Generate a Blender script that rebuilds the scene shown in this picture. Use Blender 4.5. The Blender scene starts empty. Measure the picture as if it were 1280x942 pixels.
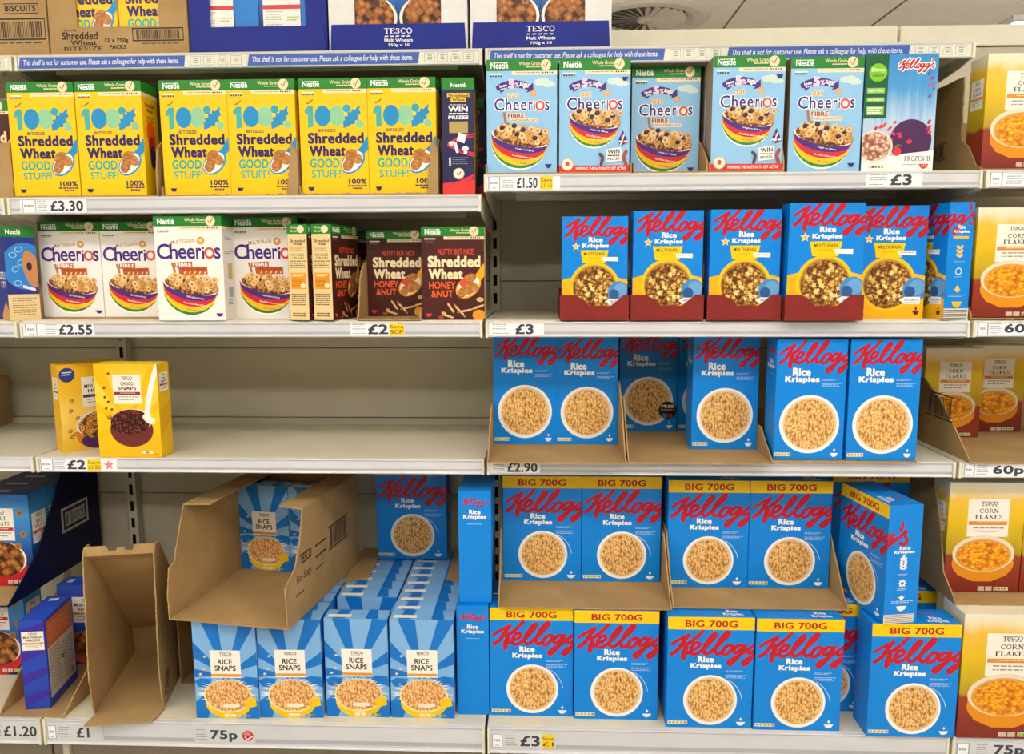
import bpy, bmesh, math, random
from mathutils import Matrix, Vector
S = bpy.context.scene
COL = S.collection
PI = math.pi
rng = random.Random(7)

# ------------------------------------------------------------------ camera
cam = bpy.data.cameras.new('camera'); co = bpy.data.objects.new('camera', cam); COL.objects.link(co)
cx, cy, cz, pi_, ya, ro = 1.1244, -1.665, 1.1974, .1353, -.0396, -.0039
fw = Vector((math.sin(ya)*math.cos(pi_), math.cos(ya)*math.cos(pi_), -math.sin(pi_)))
rt = Vector((math.cos(ya), -math.sin(ya), 0)); up = rt.cross(fw)
r2 = rt*math.cos(ro)+up*math.sin(ro); u2 = up*math.cos(ro)-rt*math.sin(ro)
M = Matrix((r2, u2, -fw)).transposed().to_4x4(); M.translation = (cx, cy, cz)
co.matrix_world = M
cam.sensor_fit = 'HORIZONTAL'; cam.sensor_width = 36; cam.lens = 995/1280*36; cam.clip_start = .05
S.camera = co

# ------------------------------------------------------------------ world, exposure
W = bpy.data.worlds.new('world'); S.world = W; W.use_nodes = True
W.node_tree.nodes['Background'].inputs[0].default_value = (1, .98, .95, 1)
W.node_tree.nodes['Background'].inputs[1].default_value = .3
S.view_settings.view_transform = 'Standard'; S.view_settings.look = 'None'
S.view_settings.gamma = 1; S.view_settings.use_curve_mapping = False
S.view_settings.exposure = 0.0
LAMP_POWER = 13.6

# ------------------------------------------------------------------ materials
def lin(h):
    h = h.lstrip('#'); o = []
    for i in (0, 2, 4):
        c = int(h[i:i+2], 16)/255
        o.append(c/12.92 if c <= .04045 else ((c+.055)/1.055)**2.4)
    return (*o, 1)
MATS = {}
def bsdf(name, rough=.45, spec=.3, metal=0):
    m = bpy.data.materials.new(name); m.use_nodes = True
    b = m.node_tree.nodes['Principled BSDF']
    b.inputs['Roughness'].default_value = rough; b.inputs['Specular IOR Level'].default_value = spec
    b.inputs['Metallic'].default_value = metal
    return m, m.node_tree, b
def col(h, rough=.42, spec=.3):
    k = (h, rough, spec)
    if k not in MATS:
        m, nt, b = bsdf('print_'+h.lstrip('#'), rough, spec)
        b.inputs['Base Color'].default_value = lin(h); MATS[k] = m
    return MATS[k]
def N(nt, t, **kw):
    n = nt.nodes.new(t)
    for k, v in kw.items():
        if k.startswith('i_'): n.inputs[k[2:].replace('_', ' ')].default_value = v
        else: setattr(n, k, v)
    return n
def ramp(nt, stops, src, interp='LINEAR'):
    r = N(nt, 'ShaderNodeValToRGB'); r.color_ramp.interpolation = interp
    el = r.color_ramp.elements
    while len(el) < len(stops): el.new(.5)
    for e, (p, c) in zip(el, stops): e.position = p; e.color = lin(c)
    nt.links.new(src, r.inputs[0]); return r
def objco(nt): return N(nt, 'ShaderNodeTexCoord').outputs['Object']
def grain(name, scale, stops, stretch=(1, 1, 1), rot=0, distort=0, metric='EUCLIDEAN', vary=('#ffffff', '#d8b890'), vmix=.5):
    """a printed picture of cereal pieces: Voronoi cells, dark gaps, each piece a little different"""
    m, nt, b = bsdf(name, .42, .3)
    mp = N(nt, 'ShaderNodeMapping'); mp.inputs['Scale'].default_value = stretch; mp.inputs['Rotation'].default_value = (0, rot, 0)
    nt.links.new(objco(nt), mp.inputs[0]); src = mp.outputs[0]
    if distort:
        nz = N(nt, 'ShaderNodeTexNoise', i_Scale=scale*.8)
        nt.links.new(src, nz.inputs['Vector'])
        ad = N(nt, 'ShaderNodeVectorMath', operation='MULTIPLY_ADD'); ad.inputs[1].default_value = (distort,)*3
        nt.links.new(nz.outputs['Color'], ad.inputs[0]); nt.links.new(src, ad.inputs[2]); src = ad.outputs[0]
    v = N(nt, 'ShaderNodeTexVoronoi', i_Scale=scale, distance=metric); nt.links.new(src, v.inputs['Vector'])
    r = ramp(nt, stops, v.outputs['Distance'])
    r2_ = ramp(nt, [(0, vary[0]), (1, vary[1])], N(nt, 'ShaderNodeSeparateColor').outputs[0])
    nt.links.new(v.outputs['Color'], [n for n in nt.nodes if n.type == 'SEPARATE_COLOR'][0].inputs[0])
    mx = N(nt, 'ShaderNodeMix', data_type='RGBA', blend_type='MULTIPLY'); mx.inputs[0].default_value = vmix
    nt.links.new(r.outputs[0], mx.inputs[6]); nt.links.new(r2_.outputs[0], mx.inputs[7])
    nt.links.new(mx.outputs[2], b.inputs['Base Color']); MATS[name] = m
grain('crispies', 285, [(0, '#fbe4ac'), (.4, '#f2cc86'), (.62, '#d9a860'), (.9, '#a06a34')], (1, 1, .62), .6, .0012, vary=('#ffffff', '#e0b480'))
grain('crispies_pale', 290, [(0, '#fde6c0'), (.4, '#f4cb94'), (.6, '#e0a664'), (.85, '#bb7e3e')], (1, 1, .7), .6, .001, vary=('#ffffff', '#f0cc98'))
grain('choco_bits', 230, [(0, '#b87060'), (.3, '#86382e'), (.5, '#521c16'), (.7, '#2a0c08')], (1, 1, .62), .5, .001, vary=('#ffffff', '#a06050'))
grain('flakes', 115, [(0, '#ffd83c'), (.32, '#f8ba22'), (.55, '#e8981a'), (.85, '#c06c10')], (1, 1, 1.5), .5, .006, vary=('#ffffff', '#e8b070'))
grain('pillows', 66, [(0, '#d69a58'), (.25, '#b87a3c'), (.42, '#935824'), (.55, '#5a300e'), (.7, '#3a1c08')], (1, 1, 1), .7, .002, 'CHEBYCHEV', vary=('#ffffff', '#c89a68'))
grain('wheat_bites', 260, [(0, '#dda15c'), (.6, '#b57636'), (1, '#8c5424')], (.45, 1, 1.3), .7, .002)
grain('multigrain', 165, [(0, '#ecd27c'), (.28, '#cba14a'), (.48, '#a06c30'), (.65, '#7a4820'), (.85, '#4e2c12')], (1, 1, 1), 0, .003, vary=('#ffffff', '#b98a58'), vmix=.7)
grain('pink_cereal', 165, [(0, '#f8ecd6'), (.35, '#e6cca4'), (.55, '#d09a90'), (.75, '#9a6050')], (1, 1, 1), 0, .003)
grain('hoop_heap', 170, [(0, '#f0e2c8'), (.2, '#d8ac70'), (.36, '#b98046'), (.55, '#7c4c22'), (.8, '#5a3418')], (1, 1, 1), 0, .001)

def board(name, base, dark, rough=.75):
    m, nt, b = bsdf(name, rough, .15)
    c = objco(nt)
    n1 = N(nt, 'ShaderNodeTexNoise', i_Scale=9., i_Detail=5.); nt.links.new(c, n1.inputs['Vector'])
    w = N(nt, 'ShaderNodeTexWave', i_Scale=75., i_Distortion=.6, bands_direction='X'); nt.links.new(c, w.inputs['Vector'])
    n2 = N(nt, 'ShaderNodeTexNoise', i_Scale=420.); nt.links.new(c, n2.inputs['Vector'])
    a = N(nt, 'ShaderNodeMath', operation='MULTIPLY_ADD'); a.inputs[1].default_value = .09
    nt.links.new(w.outputs['Fac'], a.inputs[0]); nt.links.new(n1.outputs['Fac'], a.inputs[2])
    a2 = N(nt, 'ShaderNodeMath', operation='MULTIPLY_ADD'); a2.inputs[1].default_value = .25
    nt.links.new(n2.outputs['Fac'], a2.inputs[0]); nt.links.new(a.outputs[0], a2.inputs[2])
    r = ramp(nt, [(.35, dark), (.9, base)], a2.outputs[0]); nt.links.new(r.outputs[0], b.inputs['Base Color'])
    bp = N(nt, 'ShaderNodeBump', i_Strength=.12, i_Distance=.001); nt.links.new(w.outputs['Fac'], bp.inputs['Height'])
    nt.links.new(bp.outputs[0], b.inputs['Normal']); MATS[name] = m
board('cardboard', '#b69768', '#9b7b50'); board('red_board', '#8a302c', '#7d2a27', .5)
board('navy_board', '#232f8c', '#1e2a80', .45); board('white_board', '#e4e4e2', '#d8d8d6', .5); board('navy_dark', '#10163c', '#0c1230', .5)

def painted(name, h, rough=.4, spec=.4, metal=0, bump=0):
    m, nt, b = bsdf(name, rough, spec, metal)
    n = N(nt, 'ShaderNodeTexNoise', i_Scale=14., i_Detail=6.); nt.links.new(objco(nt), n.inputs['Vector'])
    c = lin(h); d = [x*.93 for x in c[:3]]
    r = N(nt, 'ShaderNodeValToRGB'); r.color_ramp.elements[0].color = (*d, 1); r.color_ramp.elements[1].color = c
    r.color_ramp.elements[0].position = .3; r.color_ramp.elements[1].position = .7
    nt.links.new(n.outputs['Fac'], r.inputs[0]); nt.links.new(r.outputs[0], b.inputs['Base Color']); MATS[name] = m
painted('shelf_cream', '#d9d3bd', .42); painted('panel_cream', '#cbc4ae', .6, .25); painted('rail_white', '#d3d4d8', .28, .5)
painted('rail_groove', '#b2b4bb', .3, .5); painted('cap_cream', '#e2dec8', .4); painted('cream_top', '#e9e6d2', .4)
painted('plinth', '#8b7f6a', .5); painted('slot_black', '#15130f', .8, .1); painted('floor_vinyl', '#d8d2c6', .35, .4)
painted('ceiling_tile', '#f0e7d8', .85, .1); painted('tile_joint', '#8a7d6c', .8, .1); painted('vent_white', '#d8cfbf', .5, .3)
painted('wall_paint', '#8f8879', .8, .1); painted('vent_dark', '#7d7263', .7, .1); painted('lamp_case', '#e6e6e6', .5, .3)
m, nt, b = bsdf('lamp_glow'); b.inputs['Emission Color'].default_value = (1, .975, .935, 1); b.inputs['Emission Strength'].default_value = LAMP_POWER; MATS['lamp_glow'] = m
b.inputs['Base Color'].default_value = (.9, .9, .9, 1)

# printed backgrounds that blend one colour into another
def blend_print(name, stops, H, noise=0, nscale=30., stretch=(1, 1, 1)):
    m, nt, b = bsdf(name, .4, .3)
    c = objco(nt); s = N(nt, 'ShaderNodeSeparateXYZ'); nt.links.new(c, s.inputs[0])
    d = N(nt, 'ShaderNodeMath', operation='DIVIDE'); d.inputs[1].default_value = H; nt.links.new(s.outputs[2], d.inputs[0]); src = d.outputs[0]
    if noise:
        mp = N(nt, 'ShaderNodeMapping'); mp.inputs['Scale'].default_value = stretch; nt.links.new(c, mp.inputs[0])
        n = N(nt, 'ShaderNodeTexNoise', i_Scale=nscale, i_Detail=4.); nt.links.new(mp.outputs[0], n.inputs['Vector'])
        a = N(nt, 'ShaderNodeMath', operation='MULTIPLY_ADD'); a.inputs[1].default_value = noise
        nt.links.new(n.outputs['Fac'], a.inputs[0]); nt.links.new(src, a.inputs[2]); src = a.outputs[0]
        sb = N(nt, 'ShaderNodeMath', operation='SUBTRACT'); sb.inputs[1].default_value = noise*.5; nt.links.new(src, sb.inputs[0]); src = sb.outputs[0]
    r = ramp(nt, stops, src); nt.links.new(r.outputs[0], b.inputs['Base Color']); MATS[name] = m
def flake_field(name, H):
    blend_print(name, [(0, '#7d2a1e'), (.33, '#963a24'), (.36, '#b0941c'), (.5, '#c8aa1c'), (.66, '#e0b91a'), (.84, '#ecbf44'), (.93, '#e8dcb8'), (1, '#e6e2d2')], H, .16, 22., (1, 1, .5))
flake_field('field_small', .225); flake_field('field_big', .28); flake_field('field_mid', .25); flake_field('field_c', .215)
blend_print('malt_blue', [(0, '#151a3c'), (.25, '#14306c'), (.5, '#2369b4'), (.8, '#3f90d0'), (1, '#1d63b0')], .235, .2, 18.)
blend_print('choco_yellow', [(0, '#f0b60c'), (.5, '#f6c818'), (.75, '#f7d44e'), (1, '#f3bd14')], .207, .1, 10.)
blend_print('hoops_yellow', [(0, '#e3b428'), (.45, '#f2cf62'), (.7, '#edbe2a'), (1, '#e8b212')], .2, .15, 12.)
blend_print('ice_blue', [(0, '#a8c4e0'), (.4, '#b4cfe8'), (.7, '#4a9ad4'), (1, '#2c86cc')], .228, .5, 40., (2, 1, .15))
def mat(x):
    if not isinstance(x, str): return x
    return col(x) if x[0] == '#' else MATS[x]

# ------------------------------------------------------------------ objects and tags
def tag(o, label=None, cat=None, group=None, kind=None):
    if label: o['label'] = label
    if cat: o['category'] = cat
    if group: o['group'] = group
    if kind: o['kind'] = kind
    return o
def empty(name, loc=(0, 0, 0), rz=0, label=None, cat=None, group=None):
    o = bpy.data.objects.new(name, None); COL.objects.link(o); o.empty_display_size = .05
    o.location = loc; o.rotation_euler = (0, 0, rz)
    return tag(o, label, cat, group)
def ob(name, me, parent=None, **kw):
    o = bpy.data.objects.new(name, me); COL.objects.link(o); o.parent = parent
    return tag(o, **kw)

class MB:
    """collects polygons with materials and links them as one mesh"""
    def __init__(s): s.v = []; s.f = []; s.m = []; s.slots = []
    def slot(s, m):
        m = mat(m)
        if m not in s.slots: s.slots.append(m)
        return s.slots.index(m)
    def poly(s, pts, m):
        b = len(s.v); s.v += [tuple(p) for p in pts]; s.f.append(tuple(range(b, b+len(pts)))); s.m.append(s.slot(m))
    def box(s, x0, x1, y0, y1, z0, z1, m):
        s.hexa([(x0, y0, z0), (x1, y0, z0), (x1, y1, z0), (x0, y1, z0), (x0, y0, z1), (x1, y0, z1), (x1, y1, z1), (x0, y1, z1)], m)
    def hexa(s, p, m):
        b = len(s.v); s.v += p; k = s.slot(m)
        for f in ((3, 2, 1, 0), (4, 5, 6, 7), (0, 1, 5, 4), (1, 2, 6, 5), (2, 3, 7, 6), (3, 0, 4, 7)):
            s.f.append(tuple(b+i for i in f)); s.m.append(k)
    def prism(s, pts, axis, a, b_, m, edge=None):
        """polygon given in the two other axes, extruded along axis from a to b_"""
        n = len(pts); base = len(s.v); k = s.slot(m); ke = s.slot(edge or m)
        for t in (a, b_):
            for p, q in pts:
                s.v.append({'X': (t, p, q), 'Y': (p, t, q), 'Z': (p, q, t)}[axis])
        s.f.append(tuple(base+i for i in range(n))); s.m.append(k)
        s.f.append(tuple(base+n+i for i in reversed(range(n)))); s.m.append(k)
        for i in range(n):
            j = (i+1) % n
            s.f.append((base+i, base+n+i, base+n+j, base+j)); s.m.append(ke)
    def mesh(s, name, bevel=0, smooth=False, fix=True):
        me = bpy.data.meshes.new(name); me.from_pydata(s.v, [], s.f)
        for m in s.slots: me.materials.append(m)
        me.polygons.foreach_set('material_index', s.m)
        if fix or bevel:
            bm = bmesh.new(); bm.from_mesh(me)
            if bevel:
                bmesh.ops.remove_doubles(bm, verts=bm.verts, dist=1e-6)
                bmesh.ops.bevel(bm, geom=bm.edges[:], offset=bevel, segments=2, affect='EDGES', profile=.5)
            bmesh.ops.recalc_face_normals(bm, faces=bm.faces); bm.to_mesh(me); bm.free()
        if smooth: me.polygons.foreach_set('use_smooth', [True]*len(me.polygons))
        me.update(); return me

# ------------------------------------------------------------------ lettering
TXT = {}; SP = [1.]
def glyphs(s, bold):
    k = (s, bold)
    if k in TXT: return TXT[k]
    c = bpy.data.curves.new('t', 'FONT'); c.body = s; c.offset = bold; c.resolution_u = 3; c.space_character = SP[0]; c.fill_mode = 'FRONT'
    o = bpy.data.objects.new('t', c); COL.objects.link(o)
    dg = bpy.context.evaluated_depsgraph_get(); me = bpy.data.meshes.new_from_object(o.evaluated_get(dg))
    v = [(p.co.x, p.co.y) for p in me.vertices]; f = [tuple(p.vertices) for p in me.polygons]
    bpy.data.objects.remove(o); bpy.data.curves.remove(c); bpy.data.meshes.remove(me)
    TXT[k] = (v, f); return TXT[k]
def glyphs2(s, bold, space):
    SP[0] = space; r = glyphs(s, bold+space*1e-6); SP[0] = 1.; return r
def bounds(v):
    xs = [p[0] for p in v]; ys = [p[1] for p in v]; return min(xs), max(xs), min(ys), max(ys)
# a plain slab-serif alphabet, each letter in a 1-high box: (width, [(points, stroke width)...])
TK, TN = .2, .085
def arc(cx_, cy_, rx, ry, a0, a1, n=14): return [(cx_+rx*math.cos(math.radians(a0+(a1-a0)*i/n)), cy_+ry*math.sin(math.radians(a0+(a1-a0)*i/n))) for i in range(n+1)]
def srf(x, y, w=.3): return ([(x-w/2, y), (x+w/2, y)], TN)
SERIF = {
 'T': (.8, [([(.4, 0), (.4, 1)], TK), ([(.03, .96), (.77, .96)], TN), ([(.05, .84), (.05, .98)], TN), ([(.75, .84), (.75, .98)], TN), srf(.4, .03, .4)]),
 'E': (.72, [([(.16, 0), (.16, 1)], TK), ([(0, .96), (.66, .96)], TN), ([(0, .04), (.7, .04)], TN), ([(.16, .52), (.5, .52)], TN), ([(.66, .76), (.66, .98)], TN), ([(.69, .02), (.69, .26)], TN)]),
 'S': (.64, [([(.55, .72), (.52, .88), (.32, .97), (.12, .86), (.1, .7), (.3, .54), (.5, .42), (.56, .24), (.42, .05), (.24, .03), (.1, .12), (.07, .3)], .13)]),
 'C': (.8, [(arc(.45, .5, .36, .46, 50, 310), .13), ([(.72, .66), (.72, .95)], TN)]),
 'O': (.86, [(arc(.43, .5, .34, .46, 0, 360, 24), .13)]),
 'R': (.84, [([(.17, 0), (.17, 1)], TK), ([(0, .96), (.4, .96), (.6, .86), (.6, .62), (.4, .5), (.17, .5)], .11), ([(.4, .5), (.62, .18), (.84, .04)], .13), srf(.17, .03, .36)]),
 'N': (.9, [([(.15, 0), (.15, .98)], TN), ([(.12, .97), (.76, .03)], TK), ([(.76, 0), (.76, 1)], TN), srf(.14, .03), srf(.76, .97), srf(.08, .97, .2)]),
 'F': (.68, [([(.16, 0), (.16, 1)], TK), ([(0, .96), (.64, .96)], TN), ([(.16, .52), (.48, .52)], TN), ([(.63, .76), (.63, .98)], TN), srf(.16, .03, .36)]),
 'L': (.66, [([(.16, 0), (.16, 1)], TK), ([(0, .04), (.62, .04)], TN), ([(.61, .02), (.61, .28)], TN), srf(.16, .97)]),
 'A': (.86, [([(.14, 0), (.43, .97)], TN), ([(.41, .97), (.71, 0)], TK), ([(.23, .34), (.6, .34)], TN), srf(.14, .03), srf(.71, .03)]),
 'K': (.84, [([(.17, 0), (.17, 1)], TK), ([(.17, .42), (.66, .95)], TN), ([(.34, .58), (.72, .03)], .15), srf(.17, .03), srf(.17, .97), srf(.68, .97), srf(.72, .03)]),
 'M': (1.08, [([(.14, 0), (.14, .97)], TN), ([(.14, .97), (.53, .06)], TK), ([(.53, .06), (.9, .97)], TN), ([(.9, 0), (.9, 1)], TK), srf(.14, .03), srf(.92, .03), srf(.08, .97, .2), srf(.96, .97, .2)]),
 'W': (1.16, [([(.1, .97), (.34, .04)], TK), ([(.34, .04), (.57, .9)], TN), ([(.57, .9), (.82, .04)], TK), ([(.82, .04), (1.06, .97)], TN), srf(.1, .97), srf(.57, .97), srf(1.06, .97)]),
 'H': (.92, [([(.17, 0), (.17, 1)], TK), ([(.75, 0), (.75, 1)], TK), ([(.17, .52), (.75, .52)], TN), srf(.17, .03), srf(.17, .97), srf(.75, .03), srf(.75, .97)]),
 'U': (.9, [([(.16, .97), (.16, .3), (.3, .06), (.56, .06), (.72, .3), (.72, .97)], .13), srf(.16, .97), srf(.72, .97)]),
 'Z': (.72, [([(.06, .96), (.64, .96)], TN), ([(.62, .96), (.06, .04)], TK), ([(.04, .04), (.68, .04)], TN)]), 'I': (.36, [([(.18, 0), (.18, 1)], TK), srf(.18, .03), srf(.18, .97)]),
 ' ': (.4, [])}
# the big red handwriting, traced as brush strokes (x, y down, in pack-print units) with half-widths
KEL = [([(95, 520), (150, 482), (230, 440), (312, 402)], 21), ([(325, 398), (250, 492), (180, 590), (95, 648)], 27), ([(512, 352), (420, 440), (330, 505), (262, 535)], 25),
 ([(278, 520), (290, 570), (262, 640), (258, 702)], 33), ([(315, 640), (370, 600), (450, 565), (482, 520), (450, 498), (400, 520), (362, 580), (360, 632), (402, 655), (470, 632), (525, 590)], 23),
 ([(520, 600), (600, 520), (685, 425), (700, 385), (668, 388), (605, 450), (548, 545), (535, 612), (565, 648), (612, 636), (665, 590)], 24),
 ([(660, 600), (760, 510), (850, 425), (884, 370), (850, 368), (775, 440), (710, 545), (692, 612), (722, 652), (775, 632), (815, 600)], 24),
 ([(925, 545), (880, 535), (815, 580), (792, 640), (832, 665), (892, 625), (932, 560), (915, 530), (960, 562), (1010, 540)], 23)]
G_ = [([(1085, 545), (1022, 535), (962, 585), (952, 632), (992, 632), (1050, 590), (1100, 535)], 22), ([(1105, 532), (1062, 625), (985, 725), (920, 788), (880, 780), (902, 738), (990, 690), (1080, 640), (1150, 585)], 23)]
KEL += G_+[([(x+196, y+6) for x, y in p], w) for p, w in G_]
KEL += [([(1415, 395), (1425, 440), (1395, 490)], 20), ([(1345, 600), (1430, 545), (1478, 500), (1465, 560), (1500, 620), (1460, 668), (1400, 650)], 22)]

def spline(p, n=5):
    if len(p) < 3: return list(p)
    q = [p[0]]+list(p)+[p[-1]]; o = []
    for i in range(1, len(q)-2):
        for k in range(n):
            t = k/n
            o.append(tuple(.5*((2*q[i][a])+(-q[i-1][a]+q[i+1][a])*t+(2*q[i-1][a]-5*q[i][a]+4*q[i+1][a]-q[i+2][a])*t*t+(-q[i-1][a]+3*q[i][a]-3*q[i+1][a]+q[i+2][a])*t**3) for a in (0, 1)))
    o.append(tuple(p[-1])); return o
def ribbon(p, w, caps=True):
    out = []; L = []; R = []
    for i, a in enumerate(p):
        b0 = p[max(i-1, 0)]; b1 = p[min(i+1, len(p)-1)]
        dx, dy = b1[0]-b0[0], b1[1]-b0[1]; d = math.hypot(dx, dy) or 1
        L.append((a[0]-dy/d*w, a[1]+dx/d*w)); R.append((a[0]+dy/d*w, a[1]-dx/d*w))
    for i in range(len(p)-1): out.append([L[i], L[i+1], R[i+1], R[i]])
    if caps:
        for c in (p[0], p[-1]): out.append([(c[0]+w*math.cos(a*PI/5), c[1]+w*math.sin(a*PI/5)) for a in range(10)])
    return out
def strip(p, w):
    r = ribbon(p, w); n = len(p)-1
    return [r[i+k:min(i+6, n):2] for i in range(0, n, 6) for k in (0, 1)]+[r[n:]]
def clip(poly, x0, x1, y0, y1):
    for ax, lim, sg in ((0, x0, 1), (0, x1, -1), (1, y0, 1), (1, y1, -1)):
        if not poly: return poly
        o = []
        for i, a in enumerate(poly):
            b_ = poly[i-1]; ia = (a[ax]-lim)*sg >= -1e-9; ib = (b_[ax]-lim)*sg >= -1e-9
            if ia != ib:
                t = (lim-b_[ax])/(a[ax]-b_[ax]); o.append(tuple(b_[k]+(a[k]-b_[k])*t for k in (0, 1)))
            if ia: o.append(a)
        poly = o
    return poly

class Art:
    """a carton and what is printed on it; u runs right, v runs down, both 0..1 on each face"""
    def __init__(s, W, H, D): s.W, s.H, s.D = W, H, D; s.parts = {}; s.lay = {}
    def size(s, face): return {'F': (s.W, s.H), 'B': (s.W, s.H), 'L': (s.D, s.H), 'R': (s.D, s.H), 'T': (s.W, s.D)}[face]
    def raw(s, part, m, polys, face='F', step=5e-6):
        mb = s.parts.setdefault(part, MB())
        if step is True: step = 5e-6
        s.lay[face] = s.lay.get(face, 0)+float(step)
        e = .00006+s.lay[face]; W_, H_, D_ = s.W, s.H, s.D
        for p in polys:
            if any(not (-1e-9 <= x <= 1+1e-9 and -1e-9 <= y <= 1+1e-9) for x, y in p): p = clip(p, 0, 1, 0, 1)
            if len(p) < 3: continue
            P = {'F': lambda u, v: (u*W_-W_/2, -e, H_*(1-v)), 'B': lambda u, v: (W_/2-u*W_, D_+e, H_*(1-v)),
                 'R': lambda u, v: (W_/2+e, u*D_, H_*(1-v)), 'L': lambda u, v: (-W_/2-e, D_-u*D_, H_*(1-v)),
                 'T': lambda u, v: (u*W_-W_/2, D_*(1-v), H_+e+.00072)}[face]
            mb.poly([P(x, y) for x, y in p], m)
    def rect(s, part, m, u0, v0, u1, v1, face='F'): s.raw(part, m, [[(u0, v0), (u1, v0), (u1, v1), (u0, v1)]], face)
    def poly(s, part, m, pts, face='F'): s.raw(part, m, [pts], face)
    def _m(s, pts, cu, cv, face):
        w, h = s.size(face); return [(cu+x/w, cv-y/h) for x, y in pts]
    def ell(s, part, m, cu, cv, rx, ry=None, rot=0, n=32, face='F', hole=None, a0=0, a1=360, step=True):
        ry = ry or rx; c, q = math.cos(math.radians(rot)), math.sin(math.radians(rot))
        f = lambda k, t: (k*rx*math.cos(t)*c-k*ry*math.sin(t)*q, k*rx*math.cos(t)*q+k*ry*math.sin(t)*c)
        ts = [math.radians(a0+(a1-a0)*i/n) for i in range(n+(0 if a1-a0 == 360 and not hole else 1))]
        if hole:
            P = [s._m([f(hole, ts[i]), f(1, ts[i]), f(1, ts[i+1]), f(hole, ts[i+1])], cu, cv, face) for i in range(n)]
        else: P = [s._m([f(1, t) for t in ts], cu, cv, face)]
        s.raw(part, m, P, face, step)
    def stroke(s, part, m, pts, w, face='F', smooth=True, cu=0, cv=0, frac=True, step=True):
        W_, H_ = s.size(face); p = [(x*W_, -y*H_) for x, y in pts] if frac else pts
        p = spline(p) if smooth else p
        for z in strip(p, w): s.raw(part, m, [s._m(q, cu, cv, face) for q in z], face, step)
    def text(s, part, m, t, u0, v0, u1, v1, bold=.012, shear=0, rot=0, out=None, face='F', serif=False):
        W_, H_ = s.size(face); cu, cv = (u0+u1)/2, (v0+v1)/2; w, h = (u1-u0)*W_, (v1-v0)*H_
        if serif:
            P = []; x = 0
            for ch in t:
                gw, st = SERIF[ch]
                for pts, sw in st: P += [[(a+x, b_) for a, b_ in q] for q in ribbon(pts, sw/2, False)]
                x += gw+.1
            v = [p for q in P for p in q]; layers = [(m, P, v)]
        else:
            layers = []
            base = min(bold, .012); ex = max(0, bold-.012)*.85; v, f = glyphs(t, base) if ex < .01 else glyphs2(t, base, 1+ex*2.6)
            for mm, k in ([(out[0], ex+out[1])] if out else [])+[(m, ex)]:
                for dx, dy in (((-k, -k), (k, -k), (-k, k), (k, k), (0, 0)) if k > .004 else ((0, 0),)): layers.append((mm, [[(v[i][0]+dx, v[i][1]+dy*.6) for i in q] for q in f], v))
        a, b_, c, d = bounds([p for _, P, _ in layers for q in P for p in q] if not serif else v); r = math.radians(rot)
        for mm, P, _ in layers:
            Q = []
            for q in P:
                z = []
                for x, y in q:
                    X = ((x-(a+b_)/2)/max(b_-a, 1e-6))*w; Y = ((y-(c+d)/2)/max(d-c, 1e-6))*h; X += shear*Y
                    z.append((X*math.cos(r)-Y*math.sin(r), X*math.sin(r)+Y*math.cos(r)))
                Q.append(s._m(z, cu, cv, face))
            s.raw(part, mm, Q, face)
    def micro(s, part, m, u0, v0, u1, v1, lines=3, face='F', seed=1, fill=.5):
        r = random.Random(seed); P = []
        for i in range(lines):
            y0 = v0+(v1-v0)*i/lines; y1 = y0+(v1-v0)/lines*fill; x = u0; end = u1-(u1-u0)*r.random()*.25
            while x < end:
                w = (u1-u0)*r.uniform(.06, .2); P.append([(x, y0), (min(x+w, u1), y0), (min(x+w, u1), y1), (x, y1)]); x += w+(u1-u0)*.03
        s.raw(part, m, P, face)
    def bars(s, part, m, u0, v0, u1, v1, n=24, face='F', seed=2):
        r = random.Random(seed); P = []; x = u0; w = (u1-u0)/n
        for i in range(n):
            k = w*r.uniform(.25, .75); P.append([(x, v0), (x+k, v0), (x+k, v1), (x, v1)]); x += w
        s.raw(part, m, P, face)
    def script(s, part, m, u0, v0, ku, kv, w=1.1, face='F', shift=0, out=None):
        """the handwriting; ku, kv scale its units to the face"""
        W_, H_ = s.size(face)
        for mm, g in ([(out[0], out[1])] if out else [])+[(m, 0)]:
            for pts, hw in KEL:
                p = spline([((u0+(x-55)*ku+shift)*W_, (v0+(y-352-.02*(x-55))*kv)*H_) for x, y in pts], 4)
                for q in strip(p, hw*ku*W_*w+g): s.raw(part, mm, [[(a/W_, b_/H_) for a, b_ in z] for z in q], face, 2e-6)
    def rays(s, part, m, cu, cv, angs, face='F', L=2.):
        W_, H_ = s.size(face); P = []
        for a0, a1 in angs:
            P.append([(cu, cv)]+[(cu+L*math.cos(math.radians(a))*s.H/W_, cv-L*math.sin(math.radians(a))) for a in (a0, (a0+a1)/2, a1)])
        s.raw(part, m, P, face)
    def carton(s, F, R=None, L=None, T=None, B=None, flap=True):
        R = R or F; L = L or R; T = T or F; B = B or F
        mb = MB(); w, d, h = s.W/2, s.D, s.H
        P = [(-w, 0, 0), (w, 0, 0), (w, d, 0), (-w, d, 0), (-w, 0, h), (w, 0, h), (w, d, h), (-w, d, h)]
        mb.v = P
        for f, m in (((3, 2, 1, 0), B), ((4, 5, 6, 7), T), ((0, 1, 5, 4), F), ((1, 2, 6, 5), R), ((2, 3, 7, 6), B), ((3, 0, 4, 7), L)):
            mb.f.append(f); mb.m.append(mb.slot(m))
        me = mb.mesh('carton', bevel=.0009)
        s.main = me
        if flap:
            fl = MB(); fl.box(-w+.003, w-.003, d*.42, d-.0015, h-.0004, h+.0007, T); s.flap = fl.mesh('top_flap')
        else: s.flap = None
    def done(s):
        L = [('carton', s.main)]
        if s.flap: L.append(('top_flap', s.flap))
        for k, mb in s.parts.items():
            if mb.f: L.append((k, mb.mesh(k, fix=False)))
        return L

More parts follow.
